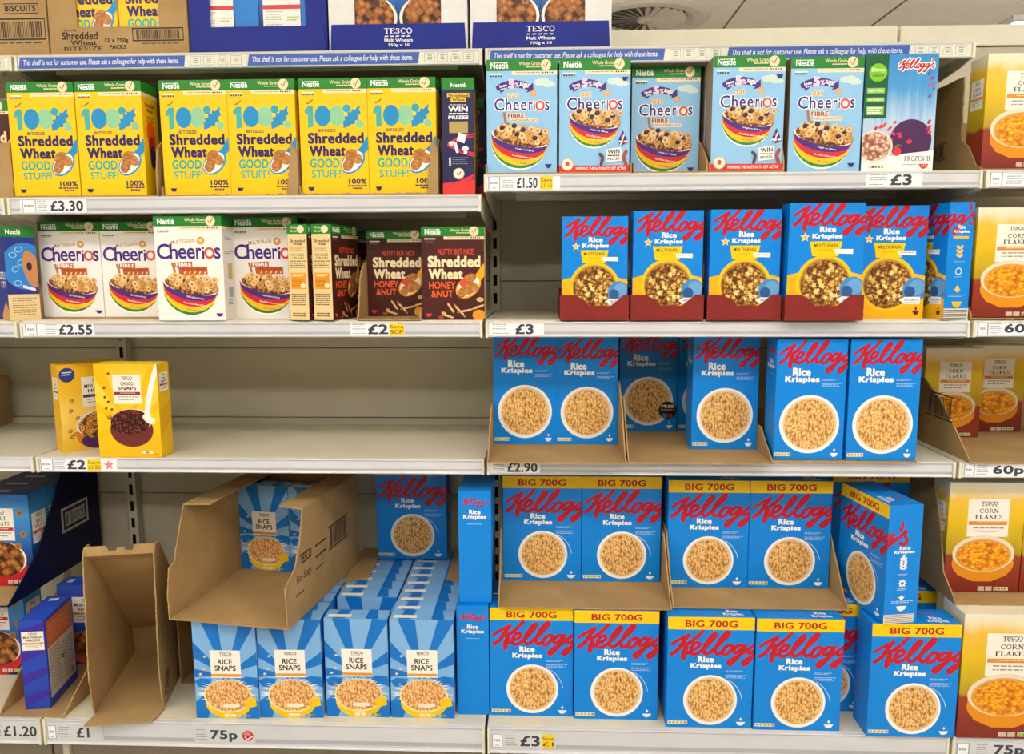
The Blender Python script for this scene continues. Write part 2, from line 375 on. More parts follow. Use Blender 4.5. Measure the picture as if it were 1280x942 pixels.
KIND = {}
UNDER = {'header_badge': 'header_band', 'claim_strip': 'header_band', 'product_title': 'title_panel', 'bowl_claims': 'bowl_picture', 'saving_text': 'saving_panel', 'star_mark': 'star_panel',
         'notice_text': 'blue_band', 'size_text': 'size_band', 'top_print': 'top_flap', 'date_panel': 'top_flap', 'film_title': 'title_ground', 'splash_print': 'ray_print'}
def assemble(L, e):
    made = {}
    for n, me in L: made[n] = ob(n, me, e)
    for n, o in made.items():
        if UNDER.get(n) in made: o.parent = made[UNDER[n]]
def pack(kind, x, y, z, rz=0, label='', group=None, left=True, name='cereal_box', scale=1):
    """stand a box: x is the left end of its front edge (or the middle), y the front, z the base"""
    W_, L = KIND[kind]
    r = math.radians(rz)
    if left: x, y = x+math.cos(r)*W_*scale/2, y+math.sin(r)*W_*scale/2
    e = empty(name, (x, y, z), r, label, 'cereal box', group)
    if scale != 1: e.scale = (scale,)*3
    assemble(L, e)
    return e

# ------------------------------------------------------------------ what is printed on each kind of box
GREEN, CREAM, CRM2 = '#22802a', '#ecd9b0', '#f0dcb4'
def header(a, faint='#a88c68', h=.092):
    a.rect('header_band', GREEN, 0, 0, 1, h)
    a.text('brand_logo', '#ffffff', 'Nestlé', .06, h*.24, .31, h*.8, .02)
    a.rect('brand_logo', '#ffffff', .09, h*.27, .29, h*.32)
    a.text('header_band', CREAM, 'Whole Grain', .46, h*.2, .76, h*.52, .012); a.micro('header_band', CREAM, .56, h*.62, .76, h*.8, 1)
    a.ell('header_badge', CREAM, .84, h*.5, .0105); a.stroke('header_badge', '#7a5a30', [(.81, h*.5), (.835, h*.72), (.875, h*.22)], .0009, smooth=False)
    a.rect('claim_strip', CRM2, .36, h+.004, 1, h+.036)
    a.micro('claim_strip', faint, .42, h+.012, .76, h+.026, 1, seed=4)
    for i in range(5): a.ell('claim_strip', '#5a2a50', .8+i*.033, h+.017, .0016, n=8, step=i == 0)
    a.rect('nutrition_panel', '#f4f0d8', .05, h+.022, .23, h+.034); 
    for i in range(5): a.rect('nutrition_panel', '#3a4a5a', .055+i*.035, h+.038, .08+i*.035, h+.052)
    a.micro('nutrition_panel', faint, .07, h+.058, .2, h+.064, 1)
def reg(kind, a): KIND[kind] = (a.W, a.done())

def shredded(kind, promo=False):
    Y, T, B, NV = '#f3c502', '#2fa6a6', '#1f8cc4', '#2f2158'
    a = Art(.141, .231, .066); a.carton(Y, Y, Y, GREEN)
    header(a)
    # 100% in flat shapes
    a.poly('hundred_percent_emblem', '#45a9a2', [(.08, .275), (.135, .235), (.205, .235), (.205, .415), (.125, .425), (.125, .3), (.085, .31)])
    a.stroke('hundred_percent_emblem', '#8a7a20', [(.12, .215), (.16, .205), (.2, .185)], .0014)
    a.ell('hundred_percent_emblem', '#8cc69a', .55, .323, .016, .0205); a.ell('hundred_percent_emblem', B, .345, .323, .0165, .021)
    a.ell('hundred_percent_emblem', '#2fa0b8', .7, .26, .0082); a.ell('hundred_percent_emblem', '#86c496', .885, .395, .0082)
    leaf = [(.645, .43), (.64, .37), (.67, .36), (.66, .33), (.71, .325), (.715, .29), (.765, .295), (.775, .265), (.82, .27), (.9, .225), (.885, .275), (.91, .3), (.86, .325), (.875, .355), (.82, .365), (.815, .395), (.765, .395), (.72, .415)]
    a.poly('hundred_percent_emblem', B, leaf)
    a.text('product_title', NV, 'BITESIZE', .265, .435, .53, .462, .02)
    a.text('product_title', NV, 'Shredded', .115, .466, .94, .562, .055, out=None); a.text('product_title', NV, 'Wheat', .13, .577, .67, .672, .06)
    a.text('slogan', '#1fa89a', 'GOOD', .135, .69, .575, .772, .035)
    a.text('slogan', '#3fae9c', 'STUFF!', .155, .79, .585, .858, .022)
    a.text('slogan', '#e0a800', 'JUST', .27, .678, .38, .69, .004)
    a.stroke('spoon_picture', B, [(1.02, .53), (.95, .6), (.9, .63)], .0075); a.ell('spoon_picture', B, .77, .722, .0195, .029, -48)
    a.ell('spoon_picture', '#f2eee2', .765, .72, .0165, .026, -48)
    for u, v, r0 in ((.74, .66, 30), (.82, .69, -30), (.7, .745, 60)): a.ell('spoon_picture', 'wheat_bites', u, v, .0142, .0105, r0)
    for u, v, r0 in ((.755, .672, 30), (.73, .775, 60)): a.ell('spoon_picture', '#9a622c', u, v, .009, .0012, r0)
    a.text('claim_text', NV, '100%', .7, .87, .965, .915, .03); a.micro('claim_text', NV, .68, .925, .97, .94, 1, fill=.8); a.micro('claim_text', NV, .76, .947, .9, .962, 1, fill=.8)
    a.poly('weight_mark', NV, [(.09, .94), (.19, .94), (.165, .97), (.115, .97)])
    a.poly('side_panel_print', GREEN, [(0, 0), (1, 0), (1, .092), (0, .092)], 'R'); a.rect('side_panel_print', CRM2, 0, .096, 1, .128, 'R')
    a.text('side_panel_print', NV, 'Shredded', .2, .17, .8, .21, .03, face='R'); a.text('side_panel_print', NV, 'Wheat', .3, .22, .7, .255, .03, face='R')
    a.micro('side_panel_print', '#7a7a20', .25, .29, .75, .35, 3, 'R')
    a.ell('side_panel_print', '#e8641c', .5, .46, .018, .03, 10, face='R'); a.ell('side_panel_print', '#a8233c', .5, .56, .013, .022, face='R'); a.ell('side_panel_print', '#3a2858', .55, .65, .012, .024, face='R')
    if promo:
        f = 'R'; NB = '#26254f'
        a.rect('side_panel_print', NB, 0, .1, 1, 1, f); a.rect('side_panel_print', GREEN, 0, 0, 1, .1, f)
        a.text('brand_logo', '#ffffff', 'Nestlé', .28, .045, .74, .08, .02, face=f)
        a.rect('product_title', '#f2c21a', .17, .13, .85, .165, f); a.rect('product_title', '#f2c21a', .28, .165, .75, .205, f)
        a.text('product_title', NB, 'Shredded', .2, .138, .82, .168, .03, face=f); a.text('product_title', NB, 'Wheat', .32, .175, .71, .198, .03, face=f)
        a.micro('promotion_text', '#ffffff', .24, .228, .76, .236, 1, f); a.text('promotion_text', '#ffffff', 'WIN', .2, .245, .8, .288, .04, face=f)
        a.micro('promotion_text', '#ffffff', .22, .3, .8, .313, 1, f, fill=.9); a.text('promotion_text', '#ffffff', 'PRIZES', .2, .322, .82, .352, .03, face=f)
        a.rect('promotion_text', '#b09a5c', .22, .372, .8, .47, f)
        a.stroke('prize_picture', '#d8304a', [(.95, .48), (.6, .5), (.25, .55), (.2, .58), (.5, .61), (1., .65)], .0016, f); a.stroke('prize_picture', '#d8304a', [(.95, .5), (.6, .52), (.3, .57), (.5, .63), (1., .67)], .0012, f)
        a.poly('prize_picture', '#f2f2f4', [(.52, .465), (.76, .49), (.68, .56), (.44, .535)], f); a.poly('prize_picture', '#f2f2f4', [(.2, .545), (.34, .54), (.34, .575), (.22, .58)], f)
        a.stroke('prize_picture', '#f2f2f4', [(.4, .56), (.46, .63)], .003, f); a.poly('prize_picture', '#f2f2f4', [(.6, .6), (.66, .585), (.76, .585), (.82, .6), (.8, .62), (.76, .615), (.76, .65), (.66, .65), (.66, .615), (.62, .62)], f)
        a.micro('promotion_text', '#9a9ac0', .3, .68, .8, .75, 4, f, fill=.25); a.rect('promotion_text', '#d8d8e8', .2, .68, .26, .75, f)
        a.ell('round_badge', '#f0e8d0', .5, .82, .0115, face=f); a.ell('round_badge', '#c8a870', .5, .82, .0115, hole=.88, face=f); a.stroke('round_badge', '#5a5a8a', [(.45, .815), (.5, .83), (.56, .805)], .001, f)
        a.poly('side_panel_print', '#d8304a', [(0, .905), (.5, .885), (1, .82), (1, .835), (.6, .895), (0, .925)], f); a.poly('side_panel_print', '#d8304a', [(.3, .905), (1, .845), (1, .86), (.5, .915)], f)
        a.poly('side_panel_print', '#e23b3a', [(0, .925), (.6, .9), (1, .87), (1, 1), (0, 1)], f)
        a.rect('back_panel_print', GREEN, 0, 0, 1, .09, 'B'); a.text('back_panel_print', NV, 'Shredded Wheat', .3, .12, .95, .17, .03, face='B')
        for i, v in enumerate((.2, .3, .66, .76)): a.micro('back_panel_print', '#5a5020', .1, v, .95, v+.07, 4, 'B', i)
        for v in (.42, .56): a.rect('back_panel_print', '#e6dcc0', .55, v, .95, v+.1, 'B'); a.rect('back_panel_print', '#7a3a2a', .6, v+.04, .85, v+.09, 'B')
        a.poly('back_panel_print', '#8a7a30', [(.0, .82), (1, .8), (1, 1), (0, 1)], 'B')
    reg(kind, a)
shredded('wheat'); shredded('wheat_promo', True)

def hoops_bowl(a, cu, cv, r, lines=('#ffffff',)*3, seed=3, berries=False, k=1.):
    """a tilted half-bowl in four stripes with a heap of hoops"""
    p = 'bowl_picture'; t = -11
    W_, H_ = a.W, a.H; c, q = math.cos(math.radians(t)), math.sin(math.radians(t))
    def A(f0, f1, m):
        P = []
        n = 16
        lo = lambda f, s: (r*s*math.sqrt(max(1-f*f*.35, 0))*1., -r*.86*f*math.sqrt(max(1-s*s, 0)) - r*.0)
        for i in range(n):
            s0, s1 = -1+2*i/n, -1+2*(i+1)/n
            pts = []
            for f, s in ((f0, s0), (f0, s1), (f1, s1), (f1, s0)):
                x, y = r*s, -r*(f*.98)*math.sqrt(max(1-s*s, 0)); pts.append((x*c-y*q, x*q+y*c))
            P.append(a._m(pts, cu, cv, 'F'))
        a.raw(p, m, P)
    A(.02, 1.06, '#ffffff'); A(.2, 1., '#2e8a35'); A(.2, .9, '#f2c314'); A(.2, .69, '#cf2f38'); A(.05, .47, '#4c2a82')
    for i, (dv, uw, m) in enumerate(((.35, .3, '#ffffff'), (.58, .42, '#ffffff'), (.79, .3, '#4c2a82'))):
        a.text('bowl_claims', m, ('High in Fibre', 'No artificial colours or flavours', 'NO ADDED colour')[i] if berries else ('With 3 vitamins and minerals', 'No artificial colours or flavours', 'Source of Calcium')[i], cu-uw*.42+.06, cv+dv*r/H_-.008+.006, cu+uw*.45+.06, cv+dv*r/H_+.009+.006, .008, rot=-9)
    a.ell(p, '#f3ead8', cu, cv-.004, r*.98, r*.26, t); a.ell(p, 'hoop_heap', cu, cv-.012, r*.92, r*.3, t)
    g = random.Random(seed)
    for i in range(46):
        x = g.uniform(-.86, .88); h = math.sqrt(1-x*x); y = g.uniform(-.03, .42)*h
        X, Y = r*x, r*y; X, Y = X*c-Y*q, X*q+Y*c
        rr = .0075*k; m = g.choice(('#e6ba7c', '#d9a461', '#eccb96', '#cf9850'))
        u, v = cu+X/W_, cv-Y/H_; ro_ = g.uniform(0, 180); sq = g.uniform(.65, 1)
        a.ell(p, '#8e5c2c', u+.003, v+.002, rr*1.04, rr*1.04*sq, ro_, 14); a.ell(p, m, u, v, rr, rr*sq, ro_, 14); a.ell(p, '#a46c34', u, v, rr*.33, rr*.36*sq, ro_, 8)
    if berries:
        for x, y in ((-.6, .25), (-.2, .38), (.1, .3), (.5, .1), (.7, .3), (-.1, .12)):
            a.ell(p, '#2b2440', cu+r*x/W_, cv-(r*y-r*x*.19)/H_, .0055, .0045, 20, 12); a.ell(p, '#5a4a70', cu+r*x/W_+.004, cv-(r*y-r*x*.19)/H_-.004, .0022, .0014, 20, 8)
    for u, v in ((cu+.36, cv-.062), (cu+.25, cv-.07)):
        a.ell(p, '#c98a44', u, v, .0072*k, .0066*k, 30, 16); a.ell(p, '#eaca92', u, v, .0062*k, .0056*k, 30, 16); a.ell(p, '#b07434', u, v, .0027*k, face='F')
def cheerios_word(a, v0, v1, u0=.08, u1=.9, out=None):
    k = (u1-u0); c = '#46287e'; o = out
    def T(s, x0, x1, t0=v0, t1=v1, m=c): a.text('product_title', m, s, u0+k*x0, t0, u0+k*x1, t1, .018, out=o)
    h = v1-v0
    T('C', 0, .2); T('h', .2, .33, v0, v1); T('e', .335, .465, v0+h*.27, v1); T('e', .47, .6, v0+h*.27, v1); T('r', .615, .70, v0+h*.27, v1); T('i', .705, .745, v0+h*.2, v1); T('s', .9, 1., v0+h*.25, v1)
    cu, cv = u0+k*.825, v1-h*.39; R = k*a.W*.082
    if o: a.ell('product_title', o[0], cu, cv, R*1.12, R*1.2)
    a.ell('product_title', '#d8433f', cu, cv, R, R*1.08); a.ell('product_title', '#f0b090', cu, cv, R*.66, R*.72); a.ell('product_title', '#fbf6f0' if not o else '#ffffff', cu, cv, R*.5, R*.56)

def oat(kind, win):
    SK = '#8fc3ea'
    a = Art(.143, .223, .07); a.carton(SK, '#b89a78', '#9a8468', GREEN); header(a, h=.1)
    # banner
    pts = [(.13, .235), (.2, .205), (.3, .185), (.42, .18), (.54, .195), (.62, .225), (.66, .205), (.665, .27), (.56, .293), (.59, .268), (.5, .252), (.38, .246), (.28, .26), (.2, .295), (.19, .27), (.15, .27)]
    a.poly('claim_banner', '#4c2a82', pts)
    a.text('claim_banner', '#ffffff', 'less', .185, .215, .29, .24, .02, rot=14); a.text('claim_banner', '#ffffff', 'than', .2, .243, .295, .263, .015, rot=14)
    a.text('claim_banner', '#f4c4e6', '5', .31, .172, .4, .252, .06, out=('#ffffff', .03)); a.text('claim_banner', '#f4c4e6', '%', .405, .2, .465, .245, .04)
    a.text('claim_banner', '#ffffff', 'sugar', .47, .208, .61, .255, .03, rot=-13)
    for u, v, rx in ((.76, .2, .012), (.82, .19, .01), (.87, .215, .012), (.92, .222, .008)): a.ell('cloud_picture', '#cfe0d8', u, v, rx, rx*.55)
    a.rect('cloud_picture', '#cfe0d8', .7, .205, .96, .225)
    a.ell('hoop_picture', '#e0a860', .665, .3, .0068, hole=.45)
    a.text('product_title', '#e8a02c', 'oat', .29, .285, .46, .335, .03, out=('#ffffff', .03))
    cheerios_word(a, .335, .452, .1, .9, ('#ffffff', .05))
    if not win:
        a.rect('fibre_panel', '#f2e3c8', .29, .468, .545, .515); a.text('fibre_panel', '#8a3a34', 'FIBRE', .3, .472, .535, .512, .04)
        a.rect('fibre_panel', '#f2e3c8', .33, .517, .73, .552); a.text('fibre_panel', '#8a3a34', 'WHOLEGRAIN OATS', .345, .523, .715, .545, .01)
        a.stroke('fibre_panel', '#a5705a', [(.25, .47), (.262, .52), (.275, .57)], .0025); a.ell('fibre_panel', '#a5705a', .3, .57, .004); a.ell('fibre_panel', '#a5705a', .23, .575, .004)
        hoops_bowl(a, .475, .695, .0605, berries=True)
        a.poly('weight_mark', '#3a2870', [(.83, .925), (.93, .925), (.9, .96), (.86, .96)])
    else:
        hoops_bowl(a, .5, .545, .0525, berries=True, k=.9)
        a.rect('promotion_strip', '#d8302c', 0, .94, 1, 1); a.text('promotion_strip', '#ffffff', 'INSPIRING THE NATION TO GET ACTIVE', .24, .955, .95, .982, .01)
        a.ell('round_badge', '#f4ead0', .12, .93, .0125); a.ell('round_badge', '#c8a060', .12, .93, .0125, hole=.9); a.ell('round_badge', '#d8403a', .12, .925, .004, .005)
        a.poly('prize_picture', '#f4f0ec', [(.66, .8), (.88, .78), (.89, .9), (.67, .915)]); a.text('prize_picture', '#1c1c24', 'WIN', .69, .8, .86, .838, .03, rot=4); a.micro('prize_picture', '#1c1c24', .69, .848, .86, .862, 1, fill=.8); a.text('prize_picture', '#1c1c24', 'PRIZES', .69, .872, .86, .895, .02, rot=4)
        for u0, v0 in ((.9, .66),):
            a.poly('prize_picture', '#2a3a78', [(.84, .72), (.9, .63), (.98, .74), (.86, .77)]); a.stroke('prize_picture', '#f0f0f0', [(.85, .73), (.96, .73)], .0018); a.stroke('prize_picture', '#d03038', [(.88, .67), (.93, .75)], .0014); a.stroke('prize_picture', '#f0f0f0', [(.92, .67), (.87, .76)], .0012)
        a.stroke('prize_picture', '#5a3a44', [(.58, .84), (.62, .87), (.6, .93)], .003); a.stroke('prize_picture', '#a84a44', [(.95, .82), (.92, .87), (.95, .93)], .0035)
        a.poly('weight_mark', '#3a2870', [(.87, .165), (.97, .165), (.94, .2), (.9, .2)])
    reg(kind, a)
oat('oat', False); oat('oat_win', True)

def multi_hoops():
    WH = '#f1ece6'
    a = Art(.145, .219, .06); a.carton(WH, '#ece6dd', WH, GREEN); header(a, h=.098)
    a.text('product_title', '#c48438', 'MULTIGRAIN', .25, .222, .6, .258, .015, rot=5); a.ell('hoop_picture', '#d69a46', .685, .235, .0082); a.ell('hoop_picture', '#f2d8a8', .685, .232, .0034)
    cheerios_word(a, .262, .41, .03, .97)
    a.poly('fibre_panel', '#b85a2a', [(.28, .44), (.545, .432), (.545, .485), (.28, .49)]); a.text('fibre_panel', '#ffffff', 'FIBRE', .3, .442, .53, .478, .02)
    a.poly('fibre_panel', '#c05a24', [(.335, .488), (.76, .482), (.765, .555), (.345, .56)]); a.text('fibre_panel', '#8a2c18', 'WHOLE GRAINS', .37, .492, .735, .516, .015)
    for i in range(5): a.stroke('fibre_panel', '#f4d8a8', [(.42+i*.075, .545), (.435+i*.075, .53)], .0012)
    a.stroke('fibre_panel', '#b07a50', [(.25, .45), (.27, .5), (.28, .53)], .0026)
    hoops_bowl(a, .5, .675, .0605)
    a.poly('weight_mark', '#3a2870', [(.86, .93), (.97, .93), (.94, .96), (.89, .96)])
    a.rect('side_panel_print', GREEN, 0, 0, 1, .098, 'R'); a.rect('side_panel_print', CRM2, 0, .1, 1, .13, 'R'); a.text('side_panel_print', '#6a5a8a', 'Cheerios', .2, .19, .8, .225, .01, face='R')
    a.micro('side_panel_print', '#8a8a9a', .15, .33, .9, .37, 2, 'R'); a.rect('side_panel_print', '#cdb06a', .4, .45, .8, .6, 'R'); a.rect('side_panel_print', '#9ab0b8', .4, .68, .8, .78, 'R'); a.micro('side_panel_print', '#8a8a9a', .3, .8, .8, .86, 3, 'R')
    reg('multi_hoops', a)
multi_hoops()

def honey_nut():
    BR = '#4a1f1c'
    a = Art(.136, .2, .045); a.carton(BR, '#eacb94', '#eacb94', GREEN); header(a, h=.1)
    a.text('product_title', '#e8502c', 'NUTTY BUT NICE', .27, .235, .83, .295, .015)
    a.text('product_title', '#f0dcb0', 'Shredded', .1, .31, .94, .432, .06); a.text('product_title', '#f0dcb0', 'Wheat', .11, .448, .66, .562, .06)
    a.text('product_title', '#f0602c', 'HONEY', .115, .585, .54, .665, .025); a.text('product_title', '#f0602c', '&NUT', .15, .68, .5, .755, .025)
    a.stroke('spoon_picture', '#f2a81c', [(1.02, .43), (.93, .52), (.88, .56)], .0085); a.ell('spoon_picture', '#f2a81c', .745, .64, .0215, .031, -50); a.ell('spoon_picture', '#efe8da', .745, .638, .018, .0275, -50)
    for u, v, r0 in ((.77, .55, 20), (.82, .64, -30), (.65, .7, 50), (.74, .68, 10)): a.ell('spoon_picture', 'wheat_bites', u, v, .0145, .0095, r0)
    a.ell('spoon_picture', '#d8503c', .67, .6, .0095, .0085)
    for u, v, r0, L in ((.46, .87, -60, .014), (.6, .9, -50, .02), (.9, .86, 20, .02), (.7, .9, 12, .02), (.42, .96, -20, .01)):
        a.ell('grain_picture', '#c89058', u, v, L, .0022, r0)
        for i in range(5): a.ell('grain_picture', '#e6bc84', u+(i-2)*.035*math.cos(math.radians(r0)), v-(i-2)*.02*math.sin(math.radians(r0)), .0035, .0018, r0+35, 10)
    a.ell('grain_picture', '#e8962c', .91, .95, .014, .012); a.ell('grain_picture', '#a84a34', .3, .97, .006, .0035); a.ell('grain_picture', '#d8a45c', .35, .93, .006, .0035, -20); a.ell('grain_picture', '#e0b468', .93, .78, .008, .005)
    a.poly('weight_mark', '#d84434', [(.05, .93), (.16, .93), (.13, .965), (.08, .965)])
    f = 'L'
    a.rect('side_panel_print', GREEN, 0, 0, 1, .1, f); a.text('side_panel_print', CREAM, 'Whole', .15, .02, .5, .045, .01, face=f); a.text('side_panel_print', CREAM, 'Grain', .15, .055, .5, .08, .01, face=f); a.ell('side_panel_print', CREAM, .68, .05, .008, face=f)
    a.text('side_panel_print', BR, 'Shredded', .12, .155, .88, .185, .03, face=f); a.text('side_panel_print', BR, 'Wheat', .28, .19, .75, .215, .03, face=f)
    a.micro('side_panel_print', '#b89058', .15, .235, .85, .275, 3, f)
    a.text('side_panel_print', '#5a6a3a', 'WHOLE', .15, .3, .82, .33, .01, face=f); a.text('side_panel_print', '#5a6a3a', 'GRAIN', .2, .335, .8, .36, .01, face=f)
    a.micro('side_panel_print', '#6a6a48', .1, .375, .9, .46, 4, f)
    a.rect('side_panel_print', '#e8981c', .12, .5, .86, .67, f); a.micro('side_panel_print', '#f8e4b8', .2, .515, .78, .545, 2, f); a.micro('side_panel_print', '#b06a10', .18, .56, .8, .65, 4, f); a.ell('side_panel_print', '#f0e0c0', .72, .635, .006, .005, face=f)
    a.micro('side_panel_print', '#6a5a38', .12, .72, .85, .85, 6, f, 5); a.micro('side_panel_print', '#6a5a38', .15, .92, .85, .97, 2, f, 8)
    reg('honey_nut', a)
honey_nut()

RB, RED = '#0384e0', '#b9172b'
def krispies_title(a, r, k, part='product_title', sh=0):
    (ru0, rv0, ru1, rv1), (ku0, kv0, ku1, kv1) = r, k
    a.text(part, '#f6f6f2', 'Rice', ru0, rv0, ru1, rv1, .06); a.text(part, '#f6f6f2', 'Krispies', ku0, kv0, ku1, kv1, .06)
def crisp_bowl(a, cu, cv, r, fill='crispies'):
    a.ell('bowl_picture', '#f2efe8', cu, cv, r, n=48); a.ell('bowl_picture', '#dfc9ac', cu+.006, cv-.004, r*.9, n=48); a.ell('bowl_picture', fill, cu, cv, r*.83, r*.85, n=48)
def small_marks(a, cream=True):
    a.rect('nutrition_panel', '#e6e2cc', .02, .938, .25, .968)
    for i, c in enumerate(('#b09a80', '#a8b060', '#c8b050', '#b8b060', '#c07a4a')): a.rect('nutrition_panel', c, .03+i*.045, .944, .062+i*.045, .962)
    a.poly('bowl_mark', '#f0f0f0', [(.82, .94), (.93, .94), (.91, .962), (.885, .972), (.855, .972), (.835, .962)])
    a.poly('bowl_mark', '#f0f0f0', [(.875, .9), (.892, .915), (.875, .93), (.858, .915)])
def krispies(kind, big):
    if big:
        a = Art(.185, .255, .075); a.carton(RB, RB, RB, RB)
        a.script('brand_logo', RED, .015, .135, 1/1190, 1/1483); a.rect('size_band', '#f4c806', 0, 0, 1, .112); a.text('size_text', '#b01c1c', 'BIG 700G', .2, .03, .8, .088, .03)
        krispies_title(a, (.355, .35, .54, .403), (.27, .412, .63, .468))
        crisp_bowl(a, .51, .745, .058)
        a.micro('small_print', '#cfe2f2', .68, .475, .88, .495, 2, fill=.35); a.micro('small_print', '#cfe2f2', .68, .515, .93, .55, 3, fill=.3)
        a.stroke('small_print', '#cfe2f2', [(.71, .56), (.79, .6), (.85, .665), (.88, .73)], .0006)
        kw = a.W/a.D
        a.script('side_brand_logo', RED, .015*kw-kw, .135, 1/1190*kw, 1/1483, 1.1, 'R')
        f = 'R'
        a.text('top_print', '#f6f6f2', 'Rice', .7, .52, .83, .7, .03, face='T'); a.text('top_print', '#f6f6f2', 'Krispies', .65, .72, .88, .93, .03, face='T')
        a.text('top_print', '#b03050', "Kellogg's", .62, .2, .82, .38, .02, .3, face='T')
        a.text('side_panel_print', '#f6f6f2', 'Rice', .36, .345, .68, .375, .04, face=f); a.text('side_panel_print', '#f6f6f2', 'Krispies', .2, .382, .82, .412, .04, face=f)
        for i in range(4):
            for s_ in (-1, 1): a.ell('side_panel_print', '#f0f0f0', .5+s_*.055, .455+i*.025, .0048, .0026, s_*40, 12, f)
        a.ell('side_panel_print', '#f0f0f0', .5, .435, .0028, .005, 0, 12, f); a.micro('side_panel_print', '#cfe2f2', .36, .58, .64, .6, 2, f, fill=.4)
        a.ell('side_panel_print', '#f0f0f0', .5, .66, .0066, hole=.55, face=f)
        for i in range(8): a.ell('side_panel_print', '#f0f0f0', .5+.105*math.cos(i*PI/4), .66-.031*math.sin(i*PI/4), .0014, n=8, face=f)
        a.micro('side_panel_print', '#cfe2f2', .36, .705, .64, .725, 2, f, fill=.4)
        a.poly('side_panel_print', '#f0f0f0', [(.5, .755), (.53, .775), (.6, .775), (.5, .805), (.4, .775), (.47, .775)], f); a.micro('side_panel_print', '#cfe2f2', .2, .81, .85, .835, 2, f, fill=.4)
        a.poly('side_panel_print', '#f0f0f0', [(.36, .855), (.66, .855), (.62, .885), (.51, .9), (.4, .885)], f)
        a.rect('barcode_panel', '#e6e2d6', .0, .925, .9, 1, f)
        for i in range(6): a.rect('barcode_panel', '#6a6258', .03, .93+i*.0115, .88, .935+i*.0115, f)
    else:
        a = Art(.146, .257, .072); a.carton(RB, RB, RB, RB)
        kv = .26/352
        a.script('brand_logo', RED, .02, .02, 1/1190, .17/290)
        krispies_title(a, (.235, .232, .49, .3), (.13, .302, .62, .362))
        crisp_bowl(a, .5, .7, .0625)
        a.micro('small_print', '#cfe2f2', .66, .325, .87, .34, 2, fill=.35); a.micro('small_print', '#cfe2f2', .66, .36, .93, .39, 3, fill=.3)
        a.stroke('small_print', '#cfe2f2', [(.68, .48), (.79, .52), (.87, .59), (.9, .66)], .0006)
        a.poly('side_panel_print', RED, [(.2, .04), (.3, .02), (.3, .09), (.2, .1)], 'T')
        for f in ('R', 'L'):
            a.script('side_brand_logo', RED, .1, .065, .8/1450, .07/400, 1.0, f); krispies_title_side(a, f)
    small_marks(a)
    if kind == 'krispies_free':
        a.ell('free_badge', '#141218', .84, .79, .0225); a.text('free_badge', '#f2f2f2', 'FREE', .73, .735, .95, .765, .03); a.micro('free_badge', '#c8a040', .72, .778, .96, .802, 2, fill=.6)
        a.rect('free_badge', '#4a6a9a', .75, .82, .84, .865); a.rect('free_badge', '#a83a4a', .86, .825, .92, .865)
    reg(kind, a)
def krispies_title_side(a, f):
    a.text('side_panel_print', '#f6f6f2', 'Rice', .33, .165, .68, .205, .04, face=f); a.text('side_panel_print', '#f6f6f2', 'Krispies', .15, .21, .85, .255, .04, face=f); a.micro('side_panel_print', '#cfe2f2', .28, .29, .72, .297, 1, f)
krispies('krispies', False); krispies('krispies_free', False); krispies('krispies_big', True)

